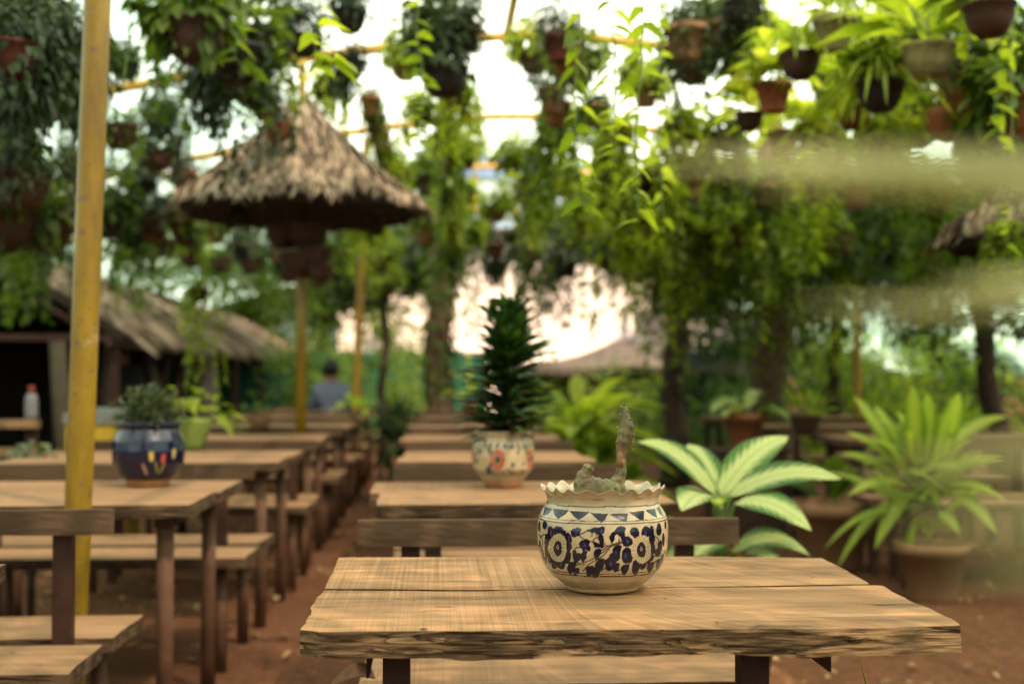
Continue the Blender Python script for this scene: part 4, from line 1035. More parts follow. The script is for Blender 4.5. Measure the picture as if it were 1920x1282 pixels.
# ================================================================== thatch
def thatchmat():
    m, nt, n, b = newmat('thatch')
    geo = nt.nodes.new('ShaderNodeNewGeometry')
    v = mapping(nt, (1, 1, 1)); f = noise(nt, v, 3.5, 5, .7)
    fac = math_(nt, 'ADD', math_(nt, 'MULTIPLY', geo.outputs['Random Per Island'], .55), math_(nt, 'MULTIPLY', f, .5))
    c = ramp(nt, fac, [(.3, (.03, .021, .015)), (.48, (.12, .083, .056)), (.68, (.46, .35, .245))])
    L(nt, c, b.inputs['Base Color']); b.inputs['Roughness'].default_value = .85; b.inputs['Specular IOR Level'].default_value = .2
    return m
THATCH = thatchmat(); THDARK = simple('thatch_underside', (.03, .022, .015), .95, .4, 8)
def thatch_cone(px_, Y, ytop, yeave, xl, xr, label, pole_=True, sides=1):
    c = atY(px_, yeave, Y); top = atY(px_, ytop, Y); rad = (xr - xl) / 2 * Y / F_PX; h = top.z - c.z
    t = thing('thatched_parasol', label, 'parasol', (c.x, Y, 0))
    z0 = c.z
    def zz(q): return z0 + h * (1 - q) ** 1.25 + 0.0     # concave cone
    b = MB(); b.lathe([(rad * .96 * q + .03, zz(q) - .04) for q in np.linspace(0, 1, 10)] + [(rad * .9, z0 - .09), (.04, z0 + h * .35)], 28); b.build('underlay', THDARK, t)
    n = 5200; P = []; D = []; Ls = []
    for k in range(n):
        q = (rnd.random() ** .62) * .97; a = rnd.random() * 6.283
        lump = .03 * math.sin(a * 9 + 2 + q * 2) + .03 * math.sin(a * 4) + .015 * math.sin(a * 23)
        r = rad * q + .02; z = zz(q) + .015 + lump + rnd.random() * .02
        q2 = min(q + .16, 1.06); z2 = (zz(min(q2, 1)) if q2 < 1 else zz(1) - (q2 - 1) * h * .5) + lump * .5
        a2 = a + rnd.uniform(-.10, .10)
        p0 = np.array((r * math.cos(a), r * math.sin(a), z)); p1 = np.array(((rad * q2) * math.cos(a2), (rad * q2) * math.sin(a2), z2 - .01))
        P.append(p0); D.append(p1 - p0); Ls.append(np.linalg.norm(p1 - p0) * rnd.uniform(.8, 1.35) * (1.5 if rnd.random() < .06 else 1))
    link('thatch', leafmesh('thatch', [leaves(P, D, np.array(Ls), .022, 'blade', .03, .1)], THATCH), t)
    b = MB(); b.tube([(0, 0, 0), (0, 0, z0 + h * .9)], .036, 14); 
    b.build('pole', YELW, t)
    b = MB(); b.tube([(0, 0, z0 + h * .88), (0, 0, z0 + h + .35)], .026, 10); b.build('finial', YEL, t)
    for k in range(6):
        a = k * 1.047 + .3; b = MB(); b.tube([(.03 * math.cos(a), .03 * math.sin(a), z0 + h * .55), (rad * .9 * math.cos(a), rad * .9 * math.sin(a), z0 - .1)], .015, 6); b.build('rib', BARKD, t)
    return t, z0
para, z0 = thatch_cone(566, 8.7, 190, 385, 345, 795, 'conical thatched parasol on a yellow pole above the left-row tables')
# brown bowls hung round the parasol pole
for i, (x, y, s_) in enumerate(((532, 428, 1.0), (578, 425, 1.15), (562, 478, 1.1), (592, 468, .9), (600, 500, .7))):
    p = atY(x, y, 8.55 - .05 * i); t = thing('clay_bowl', ['brown clay bowl hung left of the parasol pole', 'brown clay bowl hung before the parasol pole, topmost', 'wide brown bowl low on the parasol pole', 'brown bowl right of the parasol pole', 'smallest brown bowl, lowest right on the parasol pole'][i], 'bowl', p, 0, 'clay bowls hung round the parasol pole', s_ * 1.15)
    link('bowl', POTM['brown', 'bowl'], t); b = MB(); b.tube([(0, 0, 0), (0, .05, .35)], .003, 4); b.build('hanger', WIRE, t)
p = atY(440, 415, 8.3)
hang(520, 235, 8.2, 'traildark', 'terr', 'dark trailing plant with reddish pot lying over the left slope of the thatched cone', .9)
hang(500, 200, 8.0, 'ballgrey', 'terr', 'greyish plant in terracotta pot just left of the thatched cone tip', .8)
hang(450, 405, 8.6, 'traildark', 'brown', 'small dark pot under the left eave of the thatched cone', .6, group='small pots under the thatched cone')
hang(705, 425, 8.8, 'trailshort', 'brown', 'small brown pot with leaves under the right eave of the thatched cone', .55, group='small pots under the thatched cone')
# right thatched parasol, mostly outside the frame
thatch_cone(1990, 7.4, 265, 440, 1765, 2215, 'thatched parasol with dark underside cut by the right edge')
# long thatched stall at the left
t = thing('thatched_stall', 'long low thatched stall along the left side with a dark open front', 'stall', (-3, 8, 0))
ex, ez, rx_, rz_ = 0, 1.58, -1.35, 2.42; Y0, Y1 = 4.4, 23
b = MB(); 
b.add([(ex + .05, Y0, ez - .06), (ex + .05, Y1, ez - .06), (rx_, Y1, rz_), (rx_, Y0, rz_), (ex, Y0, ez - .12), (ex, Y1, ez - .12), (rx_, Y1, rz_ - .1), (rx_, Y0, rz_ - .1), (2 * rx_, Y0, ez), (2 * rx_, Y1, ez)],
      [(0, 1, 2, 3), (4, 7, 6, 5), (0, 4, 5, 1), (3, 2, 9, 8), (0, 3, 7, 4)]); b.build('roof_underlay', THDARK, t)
n = 11000; P = []; D = []; 
for k in range(n):
    q = rnd.random() ** .8; y = rnd.uniform(Y0, Y1); lump = .03 * math.sin(y * 5) + .03 * math.sin(y * 2.1 + 1)
    x = rx_ + (ex - rx_) * q; z = rz_ + (ez - rz_) * q + .03 + lump * q
    P.append((x, y, z)); D.append(((ex - rx_), rnd.uniform(-.25, .25), (ez - rz_) - .12 * q))
link('thatch', leafmesh('thatch', [leaves(P, D, .28 + .14 * npr.rand(n), .022, 'blade', .12, .1)], THATCH), t)
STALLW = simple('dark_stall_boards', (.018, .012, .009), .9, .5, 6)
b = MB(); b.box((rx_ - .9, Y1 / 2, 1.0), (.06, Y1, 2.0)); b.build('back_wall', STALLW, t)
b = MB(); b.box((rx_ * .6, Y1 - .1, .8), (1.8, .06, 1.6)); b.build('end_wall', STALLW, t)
for y in (4.6, 8, 12, 15, 18, 22):
    b = MB(); b.box((-.12, y, .76), (.08, .08, 1.5)); b.build('post', W_POST, t)
b = MB(); b.box((rx_ * .9, Y0 + .05, 1.5), (2.6, .06, .06)); b.tube([(-.2, Y0 + .06, 1.45), (-1.3, Y0 + .06, 2.2)], .035, 6); b.tube([(-1.6, Y0 + .1, 0), (-1.6, Y0 + .1, 2.1)], .04, 6); b.build('gable_frame', W_POST, t)
b = MB(); b.box((-.12, (Y0 + Y1) / 2, 1.45), (.07, Y1 - Y0, .07)); b.build('eave_rail', W_POST, t)
# tall pale shapes in the stall front: leaning trunks and cloths
PALEW = simple('pale_bark_wood', (.075, .056, .036), .85, .4, 8, .004)
for i, (xa, ya, xb, yb, r_, Y_, lab) in enumerate(((108, 640, 116, 780, .08, 11.6, 'dim upright trunk left of the thick yellow post, inside the thatched stall'), (203, 645, 199, 700, .05, 13.4, 'thin dim pole just right of the thick yellow post, inside the stall'),
        (272, 650, 292, 745, .085, 15, 'dim pole leaning right, before the dark doorway of the stall'), (318, 655, 290, 770, .07, 16, 'dim pole leaning left, crossing its neighbour in the stall'), (348, 655, 318, 770, .075, 17, 'brownish dim pole leaning left beside the grey round-topped pillar'))):
    a = atY(xa, ya, Y_); c = atY(xb, yb, Y_); d = (a - c) / (a.z - c.z); o = c - d * c.z
    b = MB(); b.tube([Vector((0, 0, 0)), d * .7, a - o], [r_ * 1.15, r_, r_ * .85], 10, jit=.1)
    ob = b.build('stall_pole', PALEW); ob.location = o; tag(ob, lab, 'pole', 'dim leaning poles in the stall')
GREYC = simple('pale_grey_plaster', (.2, .18, .145), .85, .15, 5)
p = atY(383, 700, 18); b = MB(); h_ = atY(383, 668, 18).z
b.lathe([(.0, h_), (.07, h_ - .01), (.14, h_ - .07), (.18, h_ - .2), (.19, .4), (.2, 0)], 24); ob = b.build('pillar', GREYC); ob.location = (p.x, 18, 0)
tag(ob, 'pale grey round-topped pillar under the thatched eave, behind the pale green pot', 'pillar')
# chest freezer
fp = atY(196, 765, 8.6); t = thing('chest_freezer', 'yellow chest freezer with a blue oval mark and grey lid behind the blue pot', 'freezer', (fp.x, 8.6, 0))
FY = simple('yellow_enamel', (.45, .29, .03), .35, .15, 3); FG = simple('grey_lid', (.16, .17, .155), .4, .1, 3); FBL = simple('blue_mark', (.05, .09, .3), .4, .1, 3); FW = simple('cream_mark', (.6, .55, .4), .5, .1, 3)
b = MB(); b.box((0, 0, .44), (.36, .5, .76)); b.box((0, 0, .045), (.32, .46, .05)); b.build('body', FY, t)
b = MB(); b.box((0, 0, .86), (.39, .53, .07)); b.box((0, 0, .905), (.30, .44, .02)); b.build('lid', FG, t)
b = MB(); b.lathe([(0, 0), (.075, 0), (.075, .006), (0, .006)], 24); o = b.build('emblem', FBL, t); o.location = (0, -.251, .62); o.rotation_euler = (R(90), 0, 0); o.scale = (1, .62, 1)
b = MB(); b.box((0, 0, 0), (.085, .004, .022)); o2 = b.build('emblem_stripe', FW, o); o2.location = (0, 0, .008); o2.rotation_euler = (R(90), 0, 0)
b = MB(); b.box((.13, -.252, .62), (.05, .006, .2)); b.build('side_mark', FW, t)
# red-capped bottle at left
p = atY(57, 748, 7.4); FW2 = simple('dull_white_plastic', (.16, .16, .17), .5, .1, 3)
t = thing('bottle', 'white bottle with a red cap on the rack at the left edge', 'bottle', (p.x, 7.42, .885))
b = MB(); b.lathe([(0, 0), (.035, 0), (.037, .02), (.036, .11), (.03, .135), (.016, .15), (0, .15)], 20); b.build('body', FW2, t)
b = MB(); b.lathe([(.0, .19), (.018, .19), (.02, .15), (0, .149)], 16); b.build('cap', simple('red_cap', (.22, .025, .015), .5), t)

# ================================================================== trees
def tree(name, label, px_, Y, wpx, ytop, lean, bark, ivy=None, crown=None, cat='tree', group=None):
    b0 = atY(px_, 720, Y); r = wpx / 2 * Y / F_PX; ztop = atY(px_, ytop, Y).z
    t = thing(name, label, cat, (b0.x, Y, 0), 0, group)
    k = 12; pts = [(lean * (i / k) + .03 * math.sin(i * 1.3), .02 * math.cos(i * 2), ztop * i / k) for i in range(k + 1)]
    rr = [r * (1.5 if i == 0 else 1.2 if i == 1 else 1.05 - .25 * i / k) for i in range(k + 1)]
    b = MB(); b.tube(pts, rr, 16, jit=.14); tr_ = b.build('trunk', bark, t)
    if crown:
        cz, cr, n, m_, sq, lf = crown
        for j in range(5):
            a = j * 1.3 + .4; b = MB(); e = (math.cos(a) * cr * .7, math.sin(a) * cr * .6, cz + rnd.uniform(-.2, .4) * cr)
            s_ = pts[int(k * .75)]; b.tube([s_, tuple((s_[q] + e[q]) / 2 + (.1 if q == 2 else 0) for q in range(3)), e], [r * .5, r * .3, r * .12], 7, jit=.1); b.build('limb', bark, t)
        ncl = 40; cs = sph(ncl) * np.array(sq) * cr * (.35 + .65 * npr.rand(ncl, 1)); cs[:, 2] += cz; cs[:, 0] += lean
        kk = npr.randint(0, ncl, n); off = sph(n) * (npr.rand(n, 1) ** .5) * cr * .26
        Pq = cs[kk] + off; Dq = off + npr.randn(n, 3) * .05 + [0, 0, -.08]
        link('crown', leafmesh('crown', [leaves(Pq, Dq, lf * (.6 + .8 * npr.rand(n)), lf * .5 * (.6 + .8 * npr.rand(n)), 'oval', .3)], LM[m_]), t)
    if ivy:
        n, z1, z2, m_, sz = ivy
        zq = z1 + (z2 - z1) * npr.rand(n); aq = npr.rand(n) * 6.283; rr_ = r * (1.0 + .5 * npr.rand(n) * (zq - z1) / (z2 - z1) * 2.2)
        Pq = np.stack([np.cos(aq) * rr_ + lean * zq / ztop, np.sin(aq) * rr_, zq], 1); Dq = np.stack([np.cos(aq), np.sin(aq), -1.1 * np.ones(n)], 1)
        link('ivy', leafmesh('ivy', [leaves(Pq, Dq, sz * (.6 + .8 * npr.rand(n)), sz * .7, 'heart', .3)], LM[m_]), t)
    return t
tree('ivy_covered_tree', 'straight trunk wrapped in climbing leaves at the end of the aisle', 824, 13.5, 50, 150, 0, BARK, (620, .9, 3.2, 'mid', .07))
tree('dark_trunk_tree', 'slim dark trunk right of the bright gap at centre', 1264, 13, 44, 260, .05, BARKD, (140, 1.0, 3.0, 'mid', .08), (2.55, .95, 5200, 'dark', (1.25, 1, .62), .085))
tree('thick_trunk_tree', 'thick brown trunk with a vine, right of the dark slim trunk', 1447, 11, 66, 200, -.02, BARK, (90, .9, 2.6, 'bright', .07), (2.55, 1.0, 6500, 'dark', (1.5, 1, .5), .075))
tree('leaning_trunk_tree', 'dark forked trunk leaning at the right edge behind the yellow-green plant', 1880, 14, 40, 300, -.5, BARKD, None, (2.9, 1.4, 6000, 'dark', (1.7, 1, .55), .09))
tree('small_dark_tree', 'small dark tree left of the ivy-covered trunk', 716, 16.5, 16, 430, .05, BARKD, None, (2.6, 1.0, 4200, 'dark', (1.05, 1, .55), .09))
tree('dark_crowned_tree', 'dark crowned tree between the thick trunk and the slim yellow post', 1560, 16, 26, 350, .1, BARKD, None, (2.55, 1.5, 6500, 'dark', (1.9, 1, .50), .09))
tree('olive_crowned_tree', 'mid green tree beyond the leaning yellow post at left', 600, 30, 24, 420, .1, BARKD, None, (4.0, 2.4, 9000, 'mid', (1.5, 1, .7), .13))
tree('olive_crowned_tree', 'bushy mid green tree behind the ridge of the thatched stall', 330, 29, 24, 420, .1, BARKD, None, (4.1, 2.6, 10000, 'mid', (1.6, 1, .7), .13))

# ================================================================== hanging plants, near to far
H = hang
# left dark group
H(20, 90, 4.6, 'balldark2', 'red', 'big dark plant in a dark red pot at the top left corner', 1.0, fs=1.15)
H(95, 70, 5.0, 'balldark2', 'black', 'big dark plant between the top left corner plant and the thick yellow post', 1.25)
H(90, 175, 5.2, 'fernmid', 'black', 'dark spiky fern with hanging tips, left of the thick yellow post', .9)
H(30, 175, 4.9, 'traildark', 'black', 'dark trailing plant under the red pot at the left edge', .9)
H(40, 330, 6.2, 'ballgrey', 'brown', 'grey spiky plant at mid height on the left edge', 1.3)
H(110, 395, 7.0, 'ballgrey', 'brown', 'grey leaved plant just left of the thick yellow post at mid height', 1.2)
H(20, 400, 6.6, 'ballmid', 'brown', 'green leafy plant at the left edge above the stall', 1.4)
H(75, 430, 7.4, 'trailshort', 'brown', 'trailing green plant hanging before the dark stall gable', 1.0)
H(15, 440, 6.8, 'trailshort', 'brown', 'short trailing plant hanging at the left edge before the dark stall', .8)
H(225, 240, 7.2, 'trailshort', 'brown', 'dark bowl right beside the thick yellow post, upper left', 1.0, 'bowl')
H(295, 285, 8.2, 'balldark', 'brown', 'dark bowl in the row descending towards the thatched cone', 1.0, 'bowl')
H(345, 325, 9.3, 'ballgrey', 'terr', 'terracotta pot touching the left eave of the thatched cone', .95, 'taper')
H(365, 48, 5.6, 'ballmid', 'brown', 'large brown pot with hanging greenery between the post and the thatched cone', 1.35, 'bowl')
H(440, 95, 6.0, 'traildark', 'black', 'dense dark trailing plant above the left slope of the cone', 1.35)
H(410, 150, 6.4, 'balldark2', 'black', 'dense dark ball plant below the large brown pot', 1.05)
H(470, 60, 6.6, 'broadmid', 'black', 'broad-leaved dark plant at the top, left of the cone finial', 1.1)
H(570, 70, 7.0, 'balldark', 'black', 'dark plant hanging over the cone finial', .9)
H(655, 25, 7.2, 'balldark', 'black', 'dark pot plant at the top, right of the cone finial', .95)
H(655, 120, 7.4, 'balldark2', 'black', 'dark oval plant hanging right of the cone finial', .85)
for i, (x, y, pt, fo, s_) in enumerate(((695, 185, 'terr', 'trailshort', .95), (703, 218, 'brown', 'trailshort', 1.0), (713, 252, 'terr', 'trailshort', .9), (720, 285, 'brown', 'trailbright', .9), (742, 318, 'terr', 'trailbright', .9))):
    H(x, y, 9.2 + i * .15, fo, pt, ['topmost pot, terracotta,', 'second pot, dark brown,', 'third pot, terracotta,', 'fourth pot, dark,', 'lowest pot, terracotta,'][i] + ' of the slanting string right of the thatched cone', s_ * .85, 'taper', group='string of pots right of the thatched cone')
# column above the ivy trunk
H(832, 130, 7.0, 'balldark', 'black', 'dark bushy plant in a black bowl above the ivy-covered trunk', 1.3, 'bowl')
H(800, 70, 7.4, 'ballmid', 'black', 'pale-edged bushy plant at the top, left of the vertical roof pipe', 1.1)
H(860, 60, 7.2, 'ballgrey', 'black', 'grey-green bushy plant at the top, close to the vertical roof pipe', 1.1)
for i, (x, y, pt, fo) in enumerate(((840, 192, 'terr', 'trailshort'), (841, 222, 'brown', 'trailshort'), (842, 250, 'terr', 'trail'), (846, 300, 'dusty', 'trail'), (840, 365, 'brown', 'trailbright'), (850, 430, 'dusty', 'trail'), (838, 480, 'brown', 'trail'))):
    H(x, y, 9.6 + i * .2, fo, pt, ['first', 'second', 'third', 'fourth', 'fifth', 'sixth', 'lowest'][i] + ' pot from the top in the string hanging over the ivy-covered trunk', .8, 'taper', group='string of pots over the ivy-covered trunk')
# column right of the pipe
for i, (x, y, pt, fo, Y) in enumerate(((1050, 70, 'red', 'ballgrey', 7.2), (1062, 95, 'terr', 'trailshort', 7.4), (1035, 170, 'dusty', 'ballgrey', 8), (1045, 195, 'terr', 'trailshort', 8.4), (1030, 240, 'brown', 'trail', 8.8), (1010, 300, 'brown', 'trail', 9.4), (985, 350, 'dusty', 'trailbright', 10))):
    H(x, y, Y, fo, pt, ['top dark red', 'upper terracotta', 'pale', 'middle terracotta', 'dark brown', 'lower brown', 'lowest pale'][i] + ' pot of the leafy string right of the vertical roof pipe', .95, 'taper', group='leafy string of pots right of the roof pipe')
H(932, 395, 10.5, 'ballbright', 'dusty', 'bright small plant at centre above the conical hanging plant', .8)
H(930, 460, 10.4, 'traildark', 'terr', 'terracotta pot over a dark cone of leaves hanging at centre', .75, 'taper')
H(932, 500, 10.4, 'balldark2', 'brown', 'dark cone of leaves hanging above the conical potted plant', .62)
H(955, 440, 11.5, 'traildark', 'brown', 'dark trailing plant beside the central hanging cone', .7)
H(1160, 245, 7.6, 'trailbright', 'brown', 'dark bowl behind the three thin vines', .85, 'bowl')
H(1150, 290, 8.2, 'trail', 'red', 'brown pot low behind the three thin vines', .9, 'taper')
H(1120, 350, 9.4, 'trailbright', 'terr', 'small terracotta pot below the brown pot behind the vines', .7)
H(1095, 420, 10.4, 'ballbright', 'dusty', 'bright leafy pot plant below the thin vines', .95)
H(1285, 55, 6.2, 'traildark', 'dusty', 'dusty pot with dangling roots and dark leaves, upper right of centre', 1.05, 'taper')
H(1345, 50, 6.4, 'balldark2', 'dusty', 'second dusty rooted pot, beside the one with dark leaves', 1.0, 'taper')
H(1300, 115, 6.8, 'balldark', 'brown', 'dark bushy plant right under the two dusty rooted pots', 1.05)
H(1392, 8, 6.2, 'traildark', 'black', 'black pot at the top edge right of the rooted pots', .9)
# bright right group
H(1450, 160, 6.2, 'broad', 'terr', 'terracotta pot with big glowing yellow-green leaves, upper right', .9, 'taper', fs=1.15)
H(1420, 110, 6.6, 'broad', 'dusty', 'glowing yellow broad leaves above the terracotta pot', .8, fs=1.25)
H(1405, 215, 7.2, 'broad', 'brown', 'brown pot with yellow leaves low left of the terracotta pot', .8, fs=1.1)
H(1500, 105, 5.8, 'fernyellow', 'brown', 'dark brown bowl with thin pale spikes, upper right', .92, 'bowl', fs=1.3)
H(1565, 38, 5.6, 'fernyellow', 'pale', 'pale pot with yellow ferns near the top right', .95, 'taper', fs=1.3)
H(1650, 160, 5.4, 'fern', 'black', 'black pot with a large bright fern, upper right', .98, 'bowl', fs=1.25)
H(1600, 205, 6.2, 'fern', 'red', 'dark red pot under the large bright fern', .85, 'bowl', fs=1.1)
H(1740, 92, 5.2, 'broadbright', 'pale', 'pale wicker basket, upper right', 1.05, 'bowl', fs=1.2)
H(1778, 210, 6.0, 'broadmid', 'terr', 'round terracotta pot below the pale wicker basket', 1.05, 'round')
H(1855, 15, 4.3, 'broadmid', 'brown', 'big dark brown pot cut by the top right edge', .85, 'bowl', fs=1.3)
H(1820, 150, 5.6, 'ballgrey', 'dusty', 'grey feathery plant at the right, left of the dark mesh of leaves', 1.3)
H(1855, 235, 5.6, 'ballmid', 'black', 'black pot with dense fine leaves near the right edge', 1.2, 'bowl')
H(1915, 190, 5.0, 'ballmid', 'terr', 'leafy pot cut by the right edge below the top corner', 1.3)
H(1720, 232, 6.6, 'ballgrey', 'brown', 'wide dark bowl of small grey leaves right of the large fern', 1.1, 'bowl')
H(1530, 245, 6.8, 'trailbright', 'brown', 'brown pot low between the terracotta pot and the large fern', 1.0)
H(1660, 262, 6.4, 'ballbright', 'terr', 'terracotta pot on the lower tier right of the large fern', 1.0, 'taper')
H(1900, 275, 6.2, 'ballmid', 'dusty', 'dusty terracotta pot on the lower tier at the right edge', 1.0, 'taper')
H(1365, 250, 8.0, 'trail', 'brown', 'trailing pot below the dark bushy plant, right of the vines', 1.0)
H(1280, 230, 8.0, 'trailbright', 'brown', 'bright trailing pot between the vines and the yellow plants', 1.0)
# mid band of trailing pots, right half
words = ['left end', 'second from the left', 'third from the left', 'fourth from the left', 'fifth from the left', 'sixth from the left', 'seventh from the left', 'eighth from the left', 'ninth from the left', 'right end']
for row, (y0, Y0_, nm) in enumerate(((335, 9.6, 'upper'), (400, 10.6, 'middle'), (455, 11.6, 'lower'))):
    for i in range(10):
        x = 1160 + i * 82 + row * 28 + rnd.uniform(-18, 18); y = y0 + rnd.uniform(-22, 22)
        if row == 2 and x < 1200: continue
        fo = rnd.choice(['trailbright', 'trail', 'trail', 'ballbright', 'ballmid', 'fernmid', 'traillong', 'trailbrightlong', 'traildark'])
        H(x, y, Y0_ + rnd.uniform(-.5, .6), fo, rnd.choice(['brown', 'dusty', 'terr', 'black']), f'{nm} tier of trailing pots over the right-hand trees, {words[i]}', rnd.uniform(.95, 1.25), rnd.choice(['bowl', 'taper']), group=f'{nm} tier of trailing pots right of centre')
# mid band, left half
for row, (y0, Y0_, nm) in enumerate(((405, 10.2, 'upper'), (450, 11.5, 'lower'))):
    for i in range(8):
        x = 210 + i * 68 + row * 30 + rnd.uniform(-15, 15); y = y0 + rnd.uniform(-12, 30) + i * (4 if row else 0)
        fo = rnd.choice(['ballgrey', 'ballmid', 'traildark', 'ballbright', 'trailshort', 'ballmid', 'trail'])
        H(x, y, Y0_ + rnd.uniform(-.4, .6), fo, rnd.choice(['brown', 'dusty', 'terr', 'black']), f'{nm} tier of small pots over the thatched stall roof, {words[i] if i < 7 else "right end"}', rnd.uniform(.75, 1.05), rnd.choice(['bowl', 'taper']), group=f'{nm} tier of pots over the stall roof')
for i in range(9):
    x = 230 + i * 62 + rnd.uniform(-10, 10)
    H(x, 462 + 8 * i + rnd.uniform(-10, 10), 13.4 + rnd.uniform(-.6, .6), rnd.choice(['ballmid', 'balldark', 'trailshort', 'ballbright']), 'brown', f'farthest tier of leafy pots beyond the stall roof, {words[i]}', rnd.uniform(.9, 1.2), group='farthest tier of leafy pots at left')
H(905, 420, 12.4, 'traildark', 'brown', 'dark trailing pot in the bright gap beside the ivy-covered trunk', 1.1)
H(975, 470, 12.8, 'trail', 'brown', 'trailing pot in the bright gap over the tip of the conical plant', 1.1)
H(1040, 500, 13.2, 'traildark', 'brown', 'dark trailing pot over the left end of the far grey hut', 1.2)
H(885, 440, 11.8, 'traillong', 'brown', 'long trailing plant left of the central hanging cone', .9)
H(1000, 470, 12.2, 'traillong', 'dusty', 'long trailing plant right of the central hanging cone', 1.0)
H(372, 545, 8.6, 'trailbrightlong', 'brown', 'bright strand dangling in front of the stall eave above the green pot', .62)
H(690, 400, 10, 'trailbright', 'pale', 'pale bright leafy pot above the slim leaning post', .9)
H(1880, 440, 6.2, 'trailbright', 'brown', 'bright trailing plant before the right-hand thatched parasol', .55)


# fillers of the same kind, placed where the photograph is thick with leaves
def tiers(spec, nm, group):
    for i, (x, y, Y, fo, s_) in enumerate(spec):
        H(x, y, Y, fo, rnd.choice(['brown', 'dusty', 'black', 'brown']), nm + ', ' + (words[i] if i < 9 else ['tenth from the left', 'eleventh from the left', 'twelfth from the left'][i - 9]), s_, rnd.choice(['bowl', 'taper']), group=group)
tiers([(1225, 330, 8.6, 'trailbright', 1.2), (1300, 300, 8.2, 'broadbright', 1.1), (1375, 330, 8.6, 'trailbright', 1.2), (1450, 350, 8.2, 'trail', 1.2), (1525, 330, 8.8, 'trailbright', 1.25), (1600, 350, 8.3, 'broadmid', 1.2), (1680, 330, 8.6, 'trail', 1.2), (1760, 345, 8.0, 'traillong', 1.1), (1840, 340, 8.6, 'trail', 1.2)], 'leafy pot in the bright row just over the trees', 'bright row of leafy pots over the trees')
tiers([(1230, 420, 9.6, 'broadbright', 1.2), (1310, 440, 9.8, 'trailbright', 1.2), (1400, 430, 9.4, 'broadbright', 1.2), (1490, 455, 9.9, 'traillong', 1.1), (1570, 450, 9.5, 'trail', 1.2), (1660, 455, 9.8, 'traildark', 1.3), (1740, 465, 9.4, 'trail', 1.2)], 'leafy pot in the low row before the tree crowns', 'low row of leafy pots before the tree crowns')
tiers([(60, 20, 5.6, 'balldark2', 1.4), (140, 130, 6.0, 'balldark2', 1.2), (235, 120, 8.2, 'ballmid', .8), (265, 330, 9.4, 'ballgrey', 1.1), (300, 215, 8.8, 'ballgrey', 1.0), (330, 20, 6.6, 'trail', 1.0), (470, 160, 7.4, 'ballmid', 1.0), (520, 95, 7.6, 'trailbright', .9), (610, 160, 9.0, 'trailbright', .9)], 'plant in the upper left thicket of hanging pots', 'upper left thicket of hanging pots')
tiers([(760, 120, 8.2, 'ballbright', .9), (790, 200, 8.8, 'trailbright', .9), (860, 175, 8.6, 'trailbright', .9), (870, 290, 10.4, 'ballbright', 1.0), (800, 330, 11, 'ballmid', 1.1), (870, 360, 11.6, 'trailbright', 1.1), (800, 430, 12, 'ballmid', 1.2)], 'leafy pot clustered round the hanging strings over the ivy trunk', 'leafy cluster over the ivy trunk')
tiers([(1000, 110, 8.4, 'ballbright', .9), (1085, 130, 8.2, 'ballmid', 1.0), (1090, 220, 9, 'trailbright', 1.0), (960, 300, 10.2, 'ballbright', .9), (1060, 330, 10.2, 'trailbright', 1.1), (1000, 420, 11.2, 'ballmid', 1.1), (1120, 200, 8.6, 'trail', .9), (1210, 160, 7.8, 'ballbright', .9), (1060, 480, 11.8, 'balldark', 1.3), (1150, 470, 11.6, 'ballmid', 1.3)], 'leafy pot clustered right of the vertical roof pipe', 'leafy cluster right of the roof pipe')
tiers([(1380, 60, 7.2, 'ballbright', 1.1), (1470, 250, 7.6, 'broad', 1.0), (1560, 150, 7.0, 'fernyellow', 1.2), (1600, 90, 6.8, 'fern', 1.3), (1700, 60, 7.0, 'ballbright', 1.2), (1690, 180, 6.8, 'ballmid', 1.2), (1800, 90, 6.6, 'broadmid', 1.2), (1830, 250, 7.2, 'ballmid', 1.3), (1900, 110, 6.2, 'ballmid', 1.2)], 'plant in the upper right thicket of hanging pots', 'upper right thicket of hanging pots')
tiers([(20, 280, 7.6, 'ballmid', 1.4), (150, 330, 8.4, 'ballgrey', 1.2), (205, 400, 9.2, 'ballmid', 1.2), (280, 400, 9.6, 'ballgrey', 1.1), (350, 420, 9.8, 'ballmid', 1.1), (240, 430, 10, 'ballmid', 1.0), (100, 440, 8.4, 'traildark', 1.0), (30, 430, 7.6, 'trailshort', .9)], 'leafy pot in the dim thicket over the stall', 'dim thicket of pots over the stall')

H(60, 455, 8.8, 'trail', 'brown', 'green trailing strands over the dark gable of the stall', .9)
H(20, 450, 9.4, 'trail', 'brown', 'green trailing strands at the left edge over the stall gable', 1.0)
# thin vines with heart-shaped leaves, near
def vine(label, pts, Y, n, lf, mat='bright', group='thin vines with heart-shaped leaves'):
    W_ = [atY(x, y, Y) for x, y in pts]; o = Vector(W_[0]); path = []
    for i in range(len(W_) - 1):
        for k in range(6): path.append(W_[i].lerp(W_[i + 1], k / 6) - o + Vector((rnd.uniform(-.006, .006), rnd.uniform(-.01, .01), 0)))
    path.append(W_[-1] - o)
    t = thing('vine', label, 'vine', o, 0, group); b = MB()
    up_ = Vector((0, 0, max(roofz(o.x) - o.z, .05)))
    b.tube([up_] + path, .0028, 5); b.build('stem', STEMG, t)
    P = []; D = []
    for i in range(n):
        q = (i + rnd.random() * .6) / n * (len(path) - 1); k = int(q); p = path[k].lerp(path[min(k + 1, len(path) - 1)], q - k)
        a = rnd.choice([0, math.pi]) + rnd.uniform(-.9, .9); P.append(p); D.append((math.cos(a), math.sin(a) * .7, rnd.uniform(-.7, .25)))
    link('leaves', leafmesh('leaves', [leaves(P, D, lf * (.5 + .5 * npr.rand(n)), lf * .72 * (.7 + .5 * npr.rand(n)), 'heart', .35, .12)], LM[mat]), t)
vine('thin vine with heart-shaped leaves, left of the three at the top centre', [(1080, -160), (1086, 60), (1078, 180), (1082, 300), (1092, 400)], 3.9, 26, .085)
